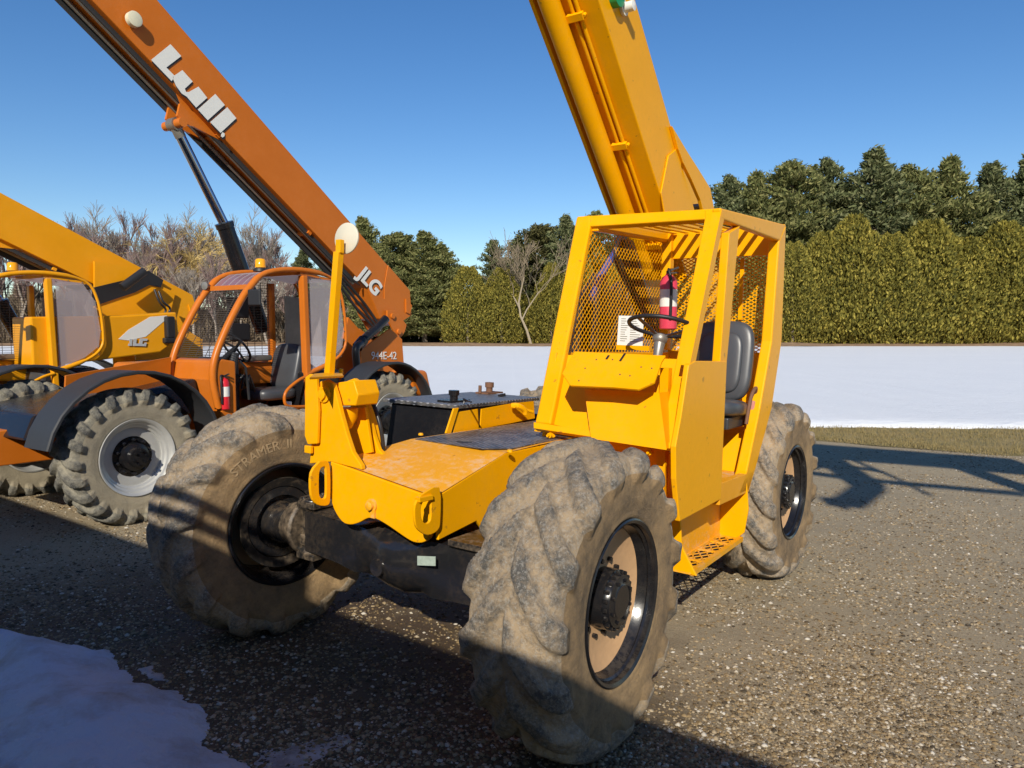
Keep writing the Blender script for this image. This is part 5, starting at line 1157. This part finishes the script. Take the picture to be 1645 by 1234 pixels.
def underwood(name,x0,x1,y0,y1,h,n,m,label,cat,L0,L1,W0,W1,up=.6):
    X=rng.uniform(x0,x1,n); Y=rng.uniform(y0,y1,n)
    Hh=h*np.array([.65+.6*noise.noise(V((x*.09,y*.05,3)))+.35*noise.noise(V((x*.4,y*.2,8))) for x,y in zip(X,Y)]); Zc=np.maximum(Hh,h*.6)*rng.uniform(0,1,n)**.8+.2
    N=rng.normal(size=(n,3)); N[:,2]+=up*2
    tag(put(leaves(np.stack([X,Y,Zc],1),N,rng.uniform(L0,L1,n),rng.uniform(W0,W1,n),m,name),name,None),label,cat,kind='stuff')
THK=leafmat('brown_brush',(.07,.055,.038),(.20,.15,.10),(.34,.27,.19))
underwood('brush_thicket',-68,-18,84,100,6.0,150000,THK,'dense brown leafless brush filling the wood edge behind the orange machine','brush',.8,2.4,.04,.15,1.0)
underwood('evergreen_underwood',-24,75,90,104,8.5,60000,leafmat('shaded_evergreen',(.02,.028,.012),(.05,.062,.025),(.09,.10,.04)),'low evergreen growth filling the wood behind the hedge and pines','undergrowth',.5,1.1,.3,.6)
# ---------------------------------------------------------------- unseen things added outside the view to cast shadows into it
n_=V((.57,.77,0)).normalized(); e_=V((-.77,.57,0)).normalized()
HT=2.9; sh=SUN/SUN.z                                   # step back along the sun per metre of height
p0=gpt(760,1050); p1_=gpt(1250,1234); p2_=gpt(490,970)
ed=(p2_-p1_).normalized(); nn=V((-ed.y,ed.x,0)); 
if nn.dot(p0)<0: nn=-nn
off=((p0+p1_+p2_)/3).dot(nn)+(sh*HT).dot(nn)
org=nn*off
def tp(t,z,o=0): return org+ed*t-nn*o+V((0,0,z))
TR=empty('slatted_shadow_caster',Matrix.Identity(4),'unseen slatted grey boards added behind the viewpoint to cast shadow','shadow caster')  # unseen wall added to cast the lower-left shadow and its stripes
def tocast(px,py,xm=.45):
    p=F1.m@F1.at(px,py,x=xm); k=(off-p.dot(nn))/sh.dot(nn); c=p+sh*k; return (c-org).dot(ed),c.z
ta=tocast(226,780)[0]; tb=tocast(446,830,.25)[0]
t0,t1=min(ta,tb),max(ta,tb)
Zc=[tocast(300,y)[1] for y in(799,815,832,847,864,877,893)]
print('rack',t0,t1,Zc)
TRM=plain('grey_caster_boards',(.25,.23,.20),.8,var=.3)
def wallbox(mb,ta_,tb_,z0,z1,w=.06,o=0): mb.hexa([tp(ta_,z0,o),tp(tb_,z0,o),tp(tb_,z0,o+w),tp(ta_,z0,o+w),tp(ta_,z1,o),tp(tb_,z1,o),tp(tb_,z1,o+w),tp(ta_,z1,o+w)])
mb=MB(); wallbox(mb,-6,9,.75,HT); mb.build('caster_boards',TRM,TR)
for a_,b_ in((Zc[1],Zc[0]),(Zc[3],Zc[2]),(Zc[5],Zc[4]),(HT+.002,Zc[6])):
    if b_>a_: mb=MB(); wallbox(mb,t0,t1,a_,b_,.03); mb.build('caster_slat',TRM,TR)
for t in(t0-.03,t1+.03):
    mb=MB(); wallbox(mb,t-.03,t+.03,HT-.5,Zc[0]+.03,.06,.062); mb.build('caster_post',TRM,TR)
mb=MB(); mb.hexa([tp(-6,.65,.06),tp(9,.65,.06),tp(9,.65,2.3),tp(-6,.65,2.3),tp(-6,.745,.06),tp(9,.745,.06),tp(9,.745,2.3),tp(-6,.745,2.3)]); mb.build('caster_bed',TRM,TR)
for t in(-4.5,-3.4,6.4,7.5):
    for o in(.3,2.0):
        mb=MB(); mb.lathe([(-.12,0),(-.12,.30),(-.12,.44),(-.08,.5),(.08,.5),(.12,.44),(.12,.30),(.12,0)],c=tp(t,.5,o),ax=nn,n=28); mb.build('wheel',RUBH,TR,smooth=40)
# unseen beams added above right, shaped from the shadow they throw on the yard
ZJ=6.0
def lift(px,py): 
    p=gpt(px,py); return p+sh*ZJ
CR=empty('jib_shadow_caster',Matrix.Translation((6,-8,0)),'unseen yellow beams added above and right of the viewpoint to cast a shadow','crane')
CR_i=V((6,-8,0))
def jb(name,pts,ws,h=.12):
    mb=MB()
    P=[lift(*p)-CR_i for p in pts]
    for i in range(len(P)-1):
        mb.bar(P[i],P[i+1],ws,h)
    return mb.build(name,YEL3,CR)
jb('caster_beam',[(1230,712),(1445,728),(1660,745)],.55,.5)
jb('caster_strut',[(1250,742),(1330,733),(1345,736),(1395,768)],.42,.3)
jb('caster_rod',[(1298,751),(1345,757),(1400,763),(1450,768),(1660,785)],.10)
jb('caster_rod',[(1345,725),(1380,734),(1440,757),(1500,785)],.07)
jb('caster_rod',[(1350,742),(1400,746),(1420,750)],.06)
jb('hook',[(1408,772),(1396,781),(1380,793),(1366,800),(1352,799),(1346,795)],.26,.2)  # bars added along the hooked end of the cast shadow
mb=MB(); a_=lift(1520,735)-CR_i; mb.tube([V((0,0,0)),V((a_.x,a_.y,a_.z))],.16,12); mb.build('caster_mast',YEL3,CR)
# ---------------------------------------------------------------- light, sky, camera
wld=bpy.data.worlds.new('World'); sc.world=wld; wld.use_nodes=True; nt=wld.node_tree; bg=nt.nodes['Background']
sky=nt.nodes.new('ShaderNodeTexSky'); sky.sky_type='NISHITA'; sky.sun_disc=False; sky.sun_elevation=math.asin(SUN.z); sky.sun_rotation=math.atan2(SUN.x,SUN.y); sky.altitude=0; sky.air_density=1.0; sky.dust_density=.1; sky.ozone_density=2.6
hs=nt.nodes.new('ShaderNodeHueSaturation'); hs.inputs['Saturation'].default_value=1.28; hs.inputs['Hue'].default_value=.507; nt.links.new(sky.outputs[0],hs.inputs['Color']); nt.links.new(hs.outputs[0],bg.inputs[0]); bg.inputs[1].default_value=.108
ld=bpy.data.lights.new('sun','SUN'); ld.energy=4.6; ld.angle=math.radians(.53); ld.color=(1,.93,.80)
lo=bpy.data.objects.new('sun',ld); col.objects.link(lo); lo.rotation_euler=SUN.to_track_quat('Z','Y').to_euler(); lo.location=(0,-20,20)
cd=bpy.data.cameras.new('camera'); cam=bpy.data.objects.new('camera',cd); col.objects.link(cam); sc.camera=cam
cd.sensor_width=36; cd.sensor_fit='HORIZONTAL'; cd.lens=36*FPX/1645; cd.clip_end=3000; cd.clip_start=.05
cam.location=CAM; cam.rotation_euler=(math.pi/2-TH,0,0)
sc.view_settings.view_transform='Standard'; sc.view_settings.look='None'; sc.view_settings.exposure=.17; sc.view_settings.gamma=1
sc.cycles.max_bounces=8; sc.cycles.transparent_max_bounces=16
